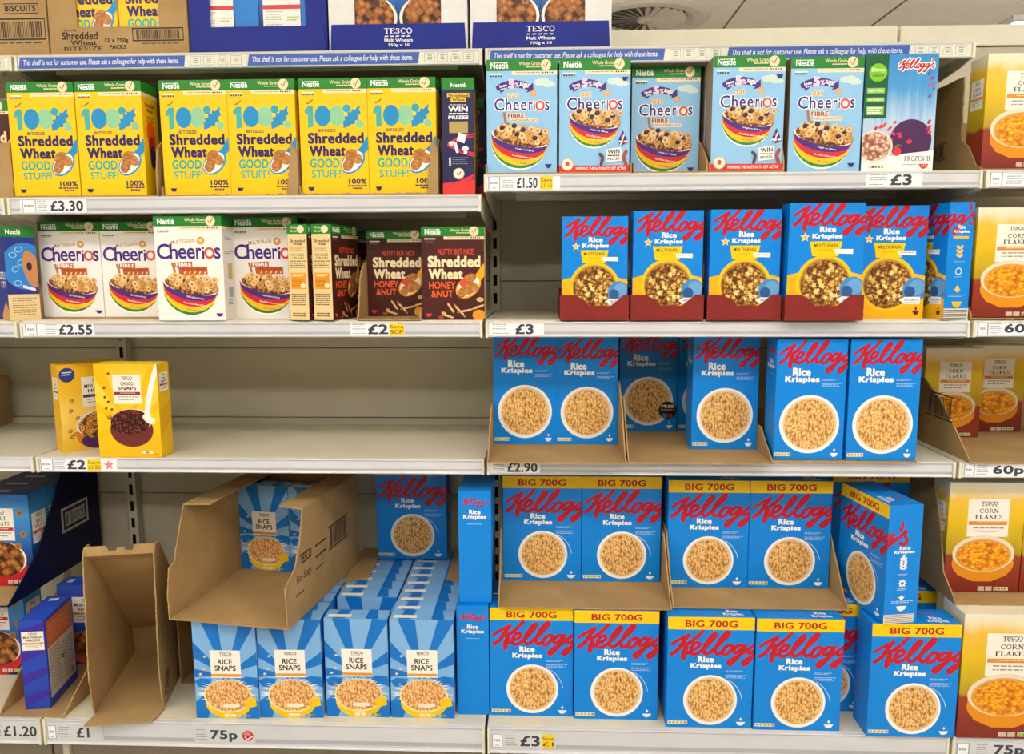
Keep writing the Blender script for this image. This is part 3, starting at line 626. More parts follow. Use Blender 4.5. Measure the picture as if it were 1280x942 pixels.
def shapes():
    a = Art(.153, .236, .055); YB = '#f4b414'; a.carton(RB, RB, RB, RB)
    a.script('brand_logo', RED, .03, .005, 1/1190, .185/300)
    a.poly('meadow_print', YB, [(0, .62), (.12, .6), (.5, .585), (.88, .6), (1, .62), (1, 1), (0, 1)])
    krispies_title(a, (.405, .2, .62, .25), (.31, .262, .71, .315))
    st = [(.0105*(1 if i % 2 == 0 else .45)*math.cos(PI/2+i*PI/5), .0105*(1 if i % 2 == 0 else .45)*math.sin(PI/2+i*PI/5)) for i in range(10)]
    a.raw('star_picture', '#ead08c', [a._m(st, .215, .292, 'F')]); a.ell('star_picture', '#c8962c', .215, .292, .0022)
    a.ell('bowl_picture', '#f2c412', .5, .69, .058, n=48); a.ell('bowl_picture', '#b88a30', .5, .69, .0515, n=48); a.ell('bowl_picture', 'multigrain', .5, .7, .049, .0495, n=48)
    g = random.Random(11)
    for i in range(34):
        t = g.uniform(0, 2*PI); q = math.sqrt(g.random())*.043; rr = g.uniform(.0045, .0075); a0 = g.uniform(0, 2)
        pt = [(rr*(1 if j % 2 == 0 else .5)*math.cos(a0+j*PI/5)+q*math.cos(t), rr*(1 if j % 2 == 0 else .5)*math.sin(a0+j*PI/5)+q*math.sin(t)) for j in range(10)]
        a.raw('bowl_picture', '#9c6c2e', [a._m([(x+.0007, y-.0009) for x, y in pt], .5, .7, 'F')]); a.raw('bowl_picture', g.choice(('#f0da8c', '#e6cb74', '#dcb85c')), [a._m(pt, .5, .7, 'F')])
    a.poly('flavour_banner', '#f4c806', [(.28, .328), (.71, .328), (.665, .455), (.32, .455)]); a.text('flavour_banner', '#3a2414', 'MULTIGRAIN', .335, .348, .645, .378, .015); a.text('flavour_banner', '#e09a10', 'SHAPES', .405, .393, .57, .415, .01)
    a.poly('flavour_banner', '#f6f4ee', [(.61, .395), (.855, .395), (.855, .437), (.62, .432)]); a.micro('flavour_banner', '#9a5a4a', .65, .408, .83, .42, 1)
    a.ell('blue_roundel', '#4a8ac8', .87, .74, .0255); a.ell('blue_roundel', '#6aa4d8', .9, .72, .016); a.ell('blue_roundel', '#2c5a94', .8, .76, .0115)
    a.poly('film_label', '#eef0ee', [(.66, .83), (.74, .805), (.95, .805), (.95, .87), (.74, .87)]); a.text('film_label', '#3a4a5a', 'FROZEN II', .74, .822, .915, .842, .01); a.micro('film_label', '#6a7a8a', .74, .852, .9, .86, 1)
    a.poly('bowl_mark', '#5a2a14', [(.85, .93), (.95, .93), (.92, .965), (.88, .965)]); a.ell('bowl_mark', '#5a2a14', .9, .91, .002, .004)
    a.rect('nutrition_panel', '#e8e4d0', .03, .925, .2, .95); a.rect('nutrition_panel', '#3a78b8', .04, .955, .19, .975)
    a.script('side_brand_logo', RED, -1.75, .005, 1/1190*2.25, .185/300, 1.0, 'R')
    f = 'R'
    a.text('side_panel_print', '#f6f6f2', 'Rice', .38, .19, .66, .225, .04, face=f); a.text('side_panel_print', '#f6f6f2', 'Krispies', .2, .232, .84, .265, .04, face=f)
    a.rect('side_panel_print', '#e8b414', .2, .285, .82, .305, f)
    for i in range(3):
        for s_ in (-1, 1): a.ell('side_panel_print', '#e8c05a', .5+s_*.06, .38+i*.035, .0052, .003, s_*40, 12, f)
    a.micro('side_panel_print', '#9ac4ea', .3, .5, .72, .51, 1, f); a.ell('side_panel_print', '#b8dcf4', .5, .585, .0075, hole=.7, face=f); a.micro('side_panel_print', '#9ac4ea', .35, .63, .65, .64, 1, f)
    a.poly('side_panel_print', '#e8c05a', [(.5, .7), (.62, .745), (.5, .77), (.38, .745)], f); a.micro('side_panel_print', '#9ac4ea', .15, .785, .85, .81, 2, f)
    a.poly('side_panel_print', '#f0b414', [(.3, .845), (.72, .845), (.66, .88), (.52, .9), (.37, .88)], f)
    a.rect('barcode_panel', '#e6e2d6', 0, .905, 1, 1, f)
    for i in range(5): a.rect('barcode_panel', '#6a6258', .0, .915+i*.017, .96, .924+i*.017, f)
    reg('shapes', a)
shapes()

def rice_snaps():
    L_, D_ = '#7fb2e4', '#0e74cc'
    a = Art(.142, .232, .047); a.carton(L_, L_, L_, L_)
    a.rays('ray_print', D_, .5, .56, [(96+0, 112), (60, 74), (132, 150), (20, 38), (168, 184), (222, 246), (292, 318), (338, 352), (262, 276)])
    a.poly('ray_print', '#8fbde8', [(.05, .66), (.2, .6), (.8, .6), (.95, .66), (.9, .7), (.1, .7)])
    for u0, v0 in ((.0, .62), (.72, .6)): a.poly('ray_print', D_, [(u0, v0), (u0+.1, v0-.03), (u0+.28, v0-.02), (u0+.22, v0+.07), (u0+.05, v0+.06)])
    g = random.Random(4)
    P = []
    for i in range(40):
        t = math.radians(g.uniform(-10, 190)); k = g.uniform(.062, .075); P.append(a._m([(k*.62*math.cos(t), k*.5*math.sin(t)), (k*math.cos(t+.05), k*.62*math.sin(t+.05)), (k*.62*math.cos(t+.12), k*.5*math.sin(t+.12))], .52, .77, 'F'))
    a.raw('splash_print', '#e8eef4', P)
    a.ell('bowl_picture', '#f2c40e', .52, .84, .052, .038); a.ell('bowl_picture', '#f0e49a', .52, .775, .0545, .0395); a.ell('bowl_picture', 'crispies_pale', .525, .77, .0515, .037)
    a.ell('bowl_picture', '#f4e8d0', .56, .872, .02, .005); a.poly('bowl_picture', '#f2c40e', [(.76, .83), (.95, .775), (.97, .87), (.8, .9)])
    a.poly('bowl_picture', D_, [(0, .9), (.2, 1), (0, 1)])
    for u, v in ((.18, .37), (.16, .5), (.1, .55), (.15, .7)): a.ell('splash_print', '#e8c49a', u, v, .0035, .0026, 20)
    a.poly('title_panel', '#f4efe4', [(.26, .305), (.74, .305), (.745, .585), (.27, .585)])
    a.text('title_panel', '#2a2420', 'TESCO', .41, .328, .61, .356, .022); 
    for i in range(5): a.rect('title_panel', '#2a2420', .42+i*.038, .362, .445+i*.038, .367)
    a.text('product_title', '#2a2420', 'RICE', .385, .393, .61, .448, .03); a.text('product_title', '#2a2420', 'SNAPS', .33, .458, .665, .513, .03)
    a.rect('title_panel', '#dc9a3a', .27, .545, .74, .573)
    a.rect('nutrition_panel', '#efe6c8', .45, .955, .53, .985); a.rect('nutrition_panel', '#efe6c8', .545, .955, .63, .985)
    for i, c in enumerate(('#d8d0a8', '#7aa84a', '#c8b040', '#7aa84a')): a.rect('nutrition_panel', c, .66+i*.055, .962, .7+i*.055, .982)
    for q, (u0, u1) in enumerate(((.14, .34), (.66, .86))): a.poly('top_print', D_, [(u0, 1), (u1, 1), (u1+.04-.1*q, 0), (u0+.06-.06*q, 0)], 'T')
    a.rect('date_panel', '#f2efe6', .05, .55, .42, .86, 'T')
    a.rect('side_panel_print', D_, 0, .0, 1, .22, 'R'); a.poly('side_panel_print', D_, [(0, .4), (1, .3), (1, .6), (0, .7)], 'R'); a.poly('side_panel_print', D_, [(0, .4), (1, .3), (1, .6), (0, .7)], 'L')
    reg('rice_snaps', a)
rice_snaps()

def label_panel(a, u0, v0, u1, v1, l1, l2, bar, serif=True, f='F', part='title_panel', dark='#2c2826'):
    w, h = u1-u0, v1-v0
    a.rect(part, '#eee8dc', u0, v0, u1, v1, f)
    a.text(part, dark, 'TESCO', u0+w*.31, v0+h*.065, u0+w*.71, v0+h*.15, .022, face=f)
    for i in range(5): a.rect(part, dark, u0+w*(.33+.078*i), v0+h*.165, u0+w*(.38+.078*i), v0+h*.185, f)
    a.text('product_title' if f == 'F' else part, dark, l1, u0+w*(.28 if len(l1) < 6 else .08), v0+h*.25, u0+w*(.74 if len(l1) < 6 else .94), v0+h*.37, .03, face=f, serif=serif)
    a.text('product_title' if f == 'F' else part, dark, l2, u0+w*.18, v0+h*.41, u0+w*.84, v0+h*.53, .03, face=f, serif=serif)
    a.rect(part, bar, u0+w*.03, v0+h*.59, u1-w*.03, v0+h*.69, f); a.micro(part, '#f0d8b8', u0+w*.25, v0+h*.62, u1-w*.2, v0+h*.66, 1, f)
    a.micro(part, '#8a8478', u0+w*.15, v0+h*.75, u1-w*.1, v0+h*.93, 2, f, fill=.3)
def tiny_chips(a, u, v, k=1):
    for i in range(2): a.rect('nutrition_panel', '#cdb8a4', u+i*.1*k, v, u+.085*k+i*.1*k, v+.04)
    a.rect('nutrition_panel', '#e2dcc0', u+.21*k, v+.004, u+.4*k, v+.036)
    for i, c in enumerate(('#8ab040', '#6aa040', '#a8b040', '#7aa040')): a.rect('nutrition_panel', c, u+.22*k+i*.042*k, v+.009, u+.255*k+i*.042*k, v+.031)
def corn(kind, W_, H_, D_, field):
    a = Art(W_, H_, D_); a.carton(field, field, field, '#e4dcc4')
    label_panel(a, .26, .15, .8, .49, 'CORN', 'FLAKES', '#dc8a2c')
    r = W_*.41
    a.ell('bowl_picture', '#e08e10', .5, .735, r, r*.6); a.poly('bowl_picture', '#e08e10', a._m([(-r, 0), (-r*.8, -r*.6), (-r*.3, -r*.82), (r*.3, -r*.82), (r*.8, -r*.6), (r, 0)], .5, .68, 'F'))
    a.ell('bowl_picture', '#e6d6bc', .5, .645, r, r*.62, n=44); a.ell('bowl_picture', '#d8a050', .5, .66, r*.9, r*.55, n=44); a.ell('bowl_picture', 'flakes', .5, .665, r*.83, r*.5, n=44)
    tiny_chips(a, .46, .945)
    label_panel(a, .15, .2, .85, .46, 'CORN', 'FLAKES', '#dc8a2c', f='L', part='side_panel_print')
    reg(kind, a)
corn('corn', .15, .222, .065, 'field_small'); corn('corn_mid', .163, .25, .07, 'field_mid'); corn('corn_big', .19, .278, .09, 'field_big'); corn('corn_c', .135, .215, .06, 'field_c')

def malt(kind='malt', k=1.):
    a = Art(.155, .235, .07); a.carton('malt_blue', 'malt_blue', 'malt_blue', '#17306e')
    label_panel(a, .26, .15, .74, .5, 'MALT', 'WHEATS', '#c0242c')
    a.ell('bowl_picture', '#c42430', .5, .7+.09*k, .062*k, .05*k); a.ell('bowl_picture', '#eee6d8', .5, .7, .062*k, .044*k); a.ell('bowl_picture', 'pillows', .5, .705, .0565*k, .045*k)
    for u, v, r0 in ((.85, .2, 20), (.88, .43, 75), (.78, .56, 45), (.15, .3, 10)):
        a.raw('pillow_picture', '#a5703a', [a._m([(.011*math.cos(math.radians(r0+i*90)), .011*math.sin(math.radians(r0+i*90))) for i in range(4)], u, v, 'F')])
        a.raw('pillow_picture', '#7a4a20', [a._m([(.004*math.cos(math.radians(r0+i*90)), .004*math.sin(math.radians(r0+i*90))) for i in range(4)], u, v, 'F')])
    tiny_chips(a, .56, .93, .9)
    label_panel(a, .12, .22, .9, .55, 'MALT', 'WHEATS', '#c0242c', f='R', part='side_panel_print'); a.rect('date_panel', '#c8c8c4', .25, .5, .6, .7, 'T')
    # back of the carton: nutrition text under a red bar
    a.rect('back_panel_print', '#eceae4', .06, .1, .62, .86, 'B'); a.rect('back_panel_print', '#d03a44', .06, .56, .62, .6, 'B'); a.micro('back_panel_print', '#8a8a8a', .1, .62, .35, .84, 9, 'B', fill=.25); a.micro('back_panel_print', '#a8b83a', .42, .67, .6, .72, 2, 'B'); a.micro('back_panel_print', '#8a8a8a', .1, .15, .58, .5, 10, 'B', fill=.25); a.rect('back_panel_print', '#1f7acc', .64, .1, 1, .9, 'B')
    reg(kind, a)
malt(); malt('malt_large', 1.22)

def choco():
    a = Art(.14, .207, .055); a.carton('choco_yellow', '#f0bc12', '#f0bc12', '#f4cc3a')
    a.rays('ray_print', '#f3b80c', .47, .62, [(20, 32), (52, 66), (110, 124), (146, 160), (200, 215), (240, 256), (285, 300), (325, 340)])
    label_panel(a, .29, .11, .73, .42, 'CHOCO', 'SNAPS', '#8a3024', False, dark='#3a1c18')
    for u, v in ((.23, .1), (.15, .25), (.15, .35), (.2, .4), (.16, .47), (.25, .48)): a.ell('splash_print', '#7a4420', u, v, .0035, .0026, 40)
    a.ell('bowl_picture', '#6a2a26', .545, .7, .048, .038); a.poly('bowl_picture', '#6a2a26', a._m([(-.0485, 0), (-.042, -.024), (-.025, -.04), (.025, -.04), (.042, -.024), (.0485, 0)], .545, .66, 'F'))
    a.ell('bowl_picture', '#e8dac8', .55, .6, .047, .026, 4); a.ell('bowl_picture', 'choco_bits', .53, .615, .044, .028, 4); a.ell('bowl_picture', 'choco_bits', .5, .58, .026, .02)
    a.stroke('milk_picture', '#f2ece0', [(1.02, .0), (.93, .16), (.85, .36), (.8, .56)], .006); a.stroke('milk_picture', '#f2ece0', [(.78, .56), (.84, .6), (.88, .6)], .007)
    for i in range(8): a.stroke('splash_print', '#7a4420', [(.16+.01*i, .55+.02*(i % 3)), (.2+.012*i, .58)], .0008, smooth=False)
    a.rect('nutrition_panel', '#e8dfc0', .68, .93, .86, .955); a.rect('nutrition_panel', '#5a9a40', .74, .934, .8, .95); a.micro('nutrition_panel', '#7a6020', .68, .965, .86, .972, 1); a.micro('nutrition_panel', '#3a2a10', .88, .962, .96, .975, 1)
    label_panel(a, .15, .1, .85, .3, 'CHOCO', 'SNAPS', '#8a3024', False, 'R', 'side_panel_print')
    a.poly('side_ray_print', '#e4ac0c', [(0, .5), (1, .4), (1, .6), (0, .8)], 'R')
    reg('choco', a)
    a = Art(.142, .2, .05); a.carton('hoops_yellow', '#e8b82a', '#e2ae1e', '#d8a818')
    a.ell('round_badge', '#2c3a80', .13, .12, .0165); a.micro('round_badge', '#e8e8f0', .06, .085, .2, .135, 2)
    label_panel(a, .33, .16, .84, .5, 'MULTIGRAIN', 'HOOPS', '#32276e', False)
    a.ell('bowl_picture', '#d8742c', .6, .82, .056, .036, 3); a.ell('bowl_picture', '#4c2a6a', .6, .885, .046, .022, 3); a.ell('bowl_picture', '#e8dcc8', .6, .7, .056, .034, 4); a.ell('bowl_picture', 'hoop_heap', .6, .72, .05, .032, 4)
    g = random.Random(2)
    for i in range(46):
        t = g.uniform(0, 2*PI); q = math.sqrt(g.random()); u, v = .6+.33*q*math.cos(t), .71+.14*q*math.sin(t)
        a.ell('bowl_picture', '#7a4418', u+.003, v+.003, .0056, .0046, g.uniform(0, 90), 12); a.ell('bowl_picture', g.choice(('#d99c50', '#c98438', '#e8b66a')), u, v, .0054, .0044, g.uniform(0, 90), 12); a.ell('bowl_picture', '#8a5020', u, v, .0021, n=8)
    for u, v in ((.17, .42), (.15, .53), (.24, .62), (.14, .83), (.12, .76), (.2, .8), (.55, .58)): a.ell('splash_print', '#b06a2a', u, v, .005, .0038, 40, hole=.45)
    a.rect('nutrition_panel', '#d8ccd0', .72, .915, .8, .96); a.rect('nutrition_panel', '#d8ccd0', .83, .915, .91, .96)
    label_panel(a, .2, .15, .85, .4, 'HOOPS', 'HOOPS', '#32276e', False, 'L', 'side_panel_print')
    reg('hoops', a)
choco()

def raiders():
    BL = '#2446b4'
    a = Art(.142, .212, .055); a.carton(BL, BL, BL, '#2a50c0', BL)
    label_panel(a, .25, .15, .8, .47, 'MULTIGRAIN', 'RAIDERS', '#dc8a3c', False); a.ell('bowl_picture', '#d85a2c', .5, .82, .055, .035); a.ell('bowl_picture', 'pillows', .5, .73, .052, .035)
    for f in 'LR':
        for i in range(4): a.poly('side_ray_print', '#3a2aa0', [(0, .1+i*.25), (1, .02+i*.25), (1, .1+i*.25), (0, .22+i*.25)], f)
        label_panel(a, .08, .12, .95, .33, 'MULTIGRAIN', 'RAIDERS', '#dc8a3c', False, f, 'side_panel_print')
    a.rect('date_panel', '#d8d8dc', .12, .35, .22, .75, 'T')
    a.poly('back_panel_print', '#c8642a', [(.05, .04), (.95, .04), (.95, .34), (.05, .34)], 'B'); a.micro('back_panel_print', '#e8a878', .12, .1, .85, .3, 6, 'B', fill=.25)
    a.rect('back_panel_print', '#c9c2b6', .05, .34, .95, .9, 'B'); a.micro('back_panel_print', '#5a5a5a', .1, .42, .5, .85, 12, 'B', 3, .3); a.micro('back_panel_print', '#5a5a5a', .55, .42, .9, .85, 12, 'B', 5, .3)
    a.rect('back_panel_print', '#c8642a', .1, .38, .45, .395, 'B'); a.rect('back_panel_print', '#c8642a', .1, .56, .45, .575, 'B'); a.rect('back_panel_print', '#3a7a4a', .5, .55, .58, .6, 'B'); a.bars('back_panel_print', '#1a1a20', .78, .8, .92, .88, 16, 'B')
    reg('raiders', a)
    a = Art(.14, .2, .06); NB = '#27348c'; a.carton(NB, NB, NB, GREEN)
    a.rect('header_band', GREEN, 0, 0, 1, .1); a.text('product_title', '#e8f0fa', 'PUZZLE', .55, .48, .95, .56, .03); a.text('product_title', '#e8f0fa', 'IT!', .7, .58, .95, .65, .03); a.poly('grain_picture', '#d8a060', [(.6, .95), (.85, .8), (1, .9), (1, 1), (.65, 1)])
    f = 'R'
    a.rect('side_header_band', GREEN, 0, 0, 1, .11, f); a.text('side_header_band', '#ffffff', 'Nestlé', .08, .03, .55, .08, .02, face=f)
    a.ell('side_panel_print', '#2f86d8', .62, .42, .045, .05, face=f); 
    for u, v, r0 in ((.25, .3, 0), (.45, .24, 30), (.3, .45, 60), (.5, .38, 20), (.35, .6, 0)): a.ell('side_panel_print', '#b8dcf6', u, v, .0075, .006, r0, face=f, hole=.8)
    a.ell('side_panel_print', '#c88a58', .82, .45, .016, .04, 10, face=f); a.ell('side_panel_print', '#2a1c44', .75, .42, .005, .009, face=f); a.poly('side_panel_print', '#f0e8ee', [(.5, .62), (.9, .66), (.9, .69), (.5, .65)], f)
    a.rect('nutrition_panel', '#e8cf9a', 0, .72, 1, 1, f); a.micro('nutrition_panel', '#8a7040', .12, .76, .9, .96, 8, f, fill=.3)
    reg('navy_puzzle', a)
raiders()

def film_pack():
    a = Art(.14, .226, .065); a.carton('ice_blue', '#9ac0e0', '#2a7ac0', '#4a9ad4')
    a.rect('claim_panel', '#0f5a34', 0, 0, .315, .545); a.ell('claim_panel', '#7cc41e', .17, .155, .0175); a.text('claim_panel', '#f4f8ec', 'Disney', .08, .115, .27, .155, .012, .2); a.text('claim_panel', '#0f5a34', 'Edition', .1, .165, .25, .19, .012)
    for v, h, t in ((.285, .045, 'High in fibre'), (.365, .04, 'with wholegrain'), (.44, .075, None)):
        a.rect('claim_panel', '#8cc05a', .03, v, .275, v+h)
        if t: a.text('claim_panel', '#f4f8ec', t, .05, v+.01, .255, v+h-.01, .01)
        else: a.micro('claim_panel', '#f4f8ec', .05, v+.01, .255, v+h-.005, 3, fill=.6)
    a.script('brand_logo', RED, .44, .045, .5/1450, .095/360, 1.1, out=('#ffffff', .0016))
    g = random.Random(5)
    for u, v, c in ((.87, .17, '#6a3a80'), (.92, .21, '#a83a80'), (.88, .26, '#b84a8a'), (.95, .3, '#a83a80'), (.9, .36, '#7a3a8a'), (.94, .26, '#c04a7a')): a.ell('leaf_picture', c, u, v, .0035, .0028, g.uniform(0, 90), 7)
    # a plain violet autumn ground with scattered leaves in place of the figure
    a.ell('autumn_ground', '#4a2458', .67, .74, .041, .042)
    for i in range(20):
        u, v = g.uniform(.12, .96), g.uniform(.56, .76); c = g.choice(('#d8344a', '#e0503c', '#c02858', '#a8285a'))
        if u < .33 and v > .64: continue
        a.ell('leaf_picture', c, u, v, g.uniform(.004, .007), .003, g.uniform(0, 180), 7)
    a.poly('title_ground', '#f1f0ec', [(0, .86), (.4, .87), (.6, .85), (1, .825), (1, 1), (0, 1)])
    a.ell('bowl_picture', '#e8ddd4', .17, .79, .036, .032); a.ell('bowl_picture', 'pink_cereal', .17, .785, .0325, .028); a.ell('bowl_picture', '#d8303a', .49, .83, .008, .009); a.stroke('bowl_picture', '#5a8a3a', [(.46, .79), (.5, .775), (.55, .785)], .0014)
    a.text('film_title', '#2a4a6a', 'FROZEN II', .6, .872, .955, .915, serif=True); a.micro('film_title', '#6a7a8a', .72, .85, .84, .86, 1); a.micro('film_title', '#6a7a8a', .58, .94, .78, .965, 2, fill=.4)
    a.poly('bowl_mark', '#c83a24', [(.8, .94), (.94, .94), (.92, .972), (.87, .985), (.83, .972)]); a.text('bowl_mark', '#f8e8c8', 'x11', .84, .945, .9, .965, .01)
    for i, c in enumerate(('#d0c8c0', '#b04030', '#7aa040', '#7aa040', '#c8a040')): a.rect('nutrition_panel', c, .1+i*.045, .95, .135+i*.045, .972)
    reg('film_pack', a)
film_pack()

# ------------------------------------------------------------------ the room
def struct(name, mb, **kw): return ob(name, mb.mesh(name), kind='structure', **kw)
CZ = 2.75
m = MB(); m.box(-7, 9, -6.2, 9, -.1, 0, 'floor_vinyl'); struct('floor', m)
m = MB(); m.box(-7, 9, -6.2, 9, CZ, CZ+.1, 'ceiling_tile'); struct('ceiling', m)
m = MB(); m.box(-7, 9, 9, 9.1, 0, CZ, 'wall_paint'); struct('wall_back', m)
m = MB(); m.box(-7, 9, -6.3, -6.2, 0, CZ, 'wall_paint'); struct('wall_front', m)
for k, (x, ) in enumerate(((1.11,), (2.3,), (3.25,), (.0,), (4.4,))):      # dark joints between the ceiling tiles
    m = MB(); m.box(x-.006, x+.006, 1.4, 9, CZ-.004, CZ, 'tile_joint'); struct('trim_%d' % (k+1), m)
m = MB(); m.box(-7, 9, 2.7, 2.712, CZ-.004, CZ, 'tile_joint'); struct('trim_6', m)
m = MB(); m.box(-7, 9, 5.2, 5.212, CZ-.004, CZ, 'tile_joint'); struct('trim_7', m)

def lamp(x, y, w, d, label, group=None, flush=False):
    e = empty('ceiling_light', (x, y, CZ), 0, label, 'ceiling light', group)
    if flush:
        m = MB()
        for a in ((-w/2-.03, -w/2, -d/2-.03, d/2+.03), (w/2, w/2+.03, -d/2-.03, d/2+.03), (-w/2, w/2, -d/2-.03, -d/2), (-w/2, w/2, d/2, d/2+.03)): m.box(*a, -.03, -.0005, 'lamp_case')
        ob('frame', m.mesh('frame'), e)
        m = MB(); m.box(-w/2, w/2, -d/2, d/2, -.018, -.0005, 'lamp_glow'); ob('diffuser', m.mesh('diffuser'), e); return
    m = MB()  # hung low and glowing upward too, a shape chosen to light the ceiling
    for q in (-w/2-.02, w/2): m.box(q, q+.02, -d/2-.01, d/2+.01, -.25, -.17, 'lamp_case')
    m.box(-w/2, w/2, -.02, .02, -.185, -.172, 'lamp_case')
    ob('frame', m.mesh('frame'), e)
    for q in (-w*.35, w*.35):
        m = MB(); m.box(q-.004, q+.004, -.004, .004, -.172, -.0005, 'lamp_case'); ob('hanger', m.mesh('hanger'), e)
    m = MB(); m.box(-w/2, w/2, -d/2, d/2, -.24, -.186, 'lamp_glow'); ob('diffuser', m.mesh('diffuser'), e)
for y in (-1.75, -3.6):
    for x in (-2.6, -.55, 1.5, 3.55, 5.6): lamp(x, y, 1.5, .25, 'long white ceiling light hanging over the aisle in front of the shelves', 'ceiling lights over the aisle')
for x in (-1.5, 1.5, 4.0): lamp(x, 2.2, 1.5, .25, 'long white unseen ceiling light hanging behind the shelves to brighten the ceiling', 'ceiling lights behind the shelves')  # out of view; the right-hand lamp is added to brighten the ceiling
lamp(4.48, 4.35, .8, 1.3, 'bright white ceiling light beyond the shelves at the top right corner', flush=True)

# round ceiling air diffuser: concentric rings around a swirl of blades
e = empty('ceiling_vent', (1.76, 3.6, CZ), 0, 'round off-white swirl air vent in the ceiling beyond the shelves', 'ceiling vent')
def lathe(prof, m, n=48):
    mb = MB()
    for i in range(n):
        a0, a1 = 2*PI*i/n, 2*PI*(i+1)/n
        for (r0, z0), (r1, z1) in zip(prof, prof[1:]):
            mb.poly([(r0*math.cos(a0), r0*math.sin(a0), z0), (r0*math.cos(a1), r0*math.sin(a1), z0), (r1*math.cos(a1), r1*math.sin(a1), z1), (r1*math.cos(a0), r1*math.sin(a0), z1)], m)
    return mb
ob('rim', lathe([(.40, -.001), (.395, -.014), (.36, -.028), (.3, -.03), (.27, -.012), (.255, -.003)], 'vent_white').mesh('rim', smooth=True), e)
ob('throat', lathe([(.256, -.003), (.1, -.002), (.0005, -.002)], 'vent_dark').mesh('throat'), e)
m = MB()
for i in range(24):
    a = 2*PI*i/24; c, s_ = math.cos(a), math.sin(a); t = .012
    m.hexa([(.05*c-s_*-t, .05*s_+c*-t, -.008), (.25*c+s_*.03, .25*s_-c*.03, -.006), (.25*c+s_*.0, .25*s_, -.022), (.05*c, .05*s_, -.02),
            (.05*c-s_*-t+.002, .05*s_+c*-t+.002, -.007), (.25*c+s_*.03+.002, .25*s_-c*.03+.002, -.005), (.25*c+.002, .25*s_+.002, -.021), (.05*c+.002, .05*s_+.002, -.019)], 'vent_white')
ob('blades', m.mesh('blades'), e); ob('hub', lathe([(.055, -.006), (.05, -.026), (.0005, -.028)], 'vent_white').mesh('hub'), e)

# ------------------------------------------------------------------ the shelving
YB = .435
LV = dict(T=(1.647, 1.652, .057, .03), A=(1.347, 1.3495, -.006, .033), A1=(1.386, 1.3885, -.006, .033), B=(1.087, 1.0905, 0., .032), C=(.788, .7885, .015, .033), D=(.2, .2, -.04, .06))
BAYS = (('left hand bay', -1., 0.), ('bay second from the left', 0., 1.), ('bay with the blue boxes', 1., 2.), ('right hand bay', 2., 3.))
for k, (bn, x0, x1) in enumerate(BAYS):
    e = empty('shelving_back_panel', (x0, YB, 0), 0, 'cream metal back panel of the shelving, '+('far left edge', 'above the empty shelf on the left', 'behind the blue boxes', 'behind the golden boxes at the right edge')[k], 'back panel')
    zs = (.1, .587, .8, .99, 1.165, 1.4, 1.735)
    for z0, z1 in zip(zs, zs[1:]):
        m = MB(); m.box(x0+.004-x0, x1-.004-x0, 0, .02, z0+.001, z1-.001, 'panel_cream'); ob('panel', m.mesh('panel', bevel=.0015), e)
    m = MB(); m.box(.003, .997, -.006, .03, 1.736, 1.786, 'cream_top'); ob('top_cap', m.mesh('top_cap', bevel=.003), e)
    m = MB(); m.box(.0, 1, .021, .03, .05, 1.735, 'slot_black'); ob('backing', m.mesh('backing'), e)
for k, x in enumerate((-1., 0., 1., 2., 3.)):
    if k in (0, 4): continue
    e = empty('shelving_upright', (x, YB-.03, 0), 0, 'slotted cream metal upright between shelving bays, '+('', 'above the empty shelf on the left', 'in the middle of the photo', 'near the right edge')[k], 'shelving upright')
    m = MB(); m.box(-.013, .013, 0, .0285, .02, 1.734, 'panel_cream'); ob('post', m.mesh('post', bevel=.001), e)
    m = MB()
    for i in range(34): m.box(-.0045, .0045, -.0012, .002, .12+i*.047, .12+i*.047+.028, 'slot_black')
    ob('slots', m.mesh('slots'), e)
def shelf(x0, x1, lv, label):
    z, zd, yf, hr = LV[lv]; g = .003
    e = empty('shelf', (x0, 0, 0), 0, label, 'shelf')
    w = x1-x0
    m = MB(); m.prism([(yf+.006, zd-.018), (yf+.006, zd-.002), (yf+.009, zd), (YB-.032, zd), (YB-.032, zd-.018)], 'X', g, w-g, 'shelf_cream'); m.box(.06, w-.06, yf+.05, yf+.06, zd-.032, zd-.0175, 'shelf_cream'); m.box(.06, w-.06, .25, .26, zd-.032, zd-.0175, 'shelf_cream')
    ob('deck', m.mesh('deck'), e)
    b0 = z-hr; h = hr
    prof = [(yf+.006, b0), (yf-.001, b0), (yf-.003, b0+.002), (yf-.0005, b0+.006), (yf+.0, b0+.007)]
    prof += [(yf+.0, b0+h-.006), (yf-.0005, b0+h-.0055), (yf-.003, b0+h-.002), (yf-.002, b0+h), (yf+.006, b0+h)]
    m = MB(); m.prism(prof, 'X', g+.006, w-g-.006, 'rail_white')
    m.box(g+.007, w-g-.007, yf-.0005, yf+.0005, b0+h*.2, b0+h*.36, 'rail_groove')
    ob('price_rail', m.mesh('price_rail'), e)
    for a in (g, w-g-.006):
        m = MB(); m.box(a, a+.006, yf-.004, yf+.012, b0-.001, b0+h+.001, 'cap_cream'); ob('end_cap', m.mesh('end_cap', bevel=.001), e)
    if lv != 'D':
        for a in (g+.001, w-g-.0035):
            m = MB(); m.prism([(yf+.01, zd-.02), (yf+.01, b0), (yf+.05, b0-.008), (YB-.034, zd-.075), (YB-.034, zd-.02)], 'X', a, a+.0025, 'shelf_cream'); ob('bracket', m.mesh('bracket'), e)
    else:
        m = MB(); m.box(g, w-g, yf+.03, yf+.045, .01, b0+.01, 'plinth'); m.box(.03, .045, yf+.02, yf+.031, .01, b0, 'panel_cream'); ob('kick_plate', m.mesh('kick_plate'), e)
shelf(0, 1, 'T', 'top shelf on the left carrying the stock cases, blue notice strip on its edge'); shelf(1, 2, 'T', 'top shelf on the right with a single blue case, notice strip on its edge')
shelf(-1, 0, 'T', 'top shelf at the left edge of the photo under the biscuits case')
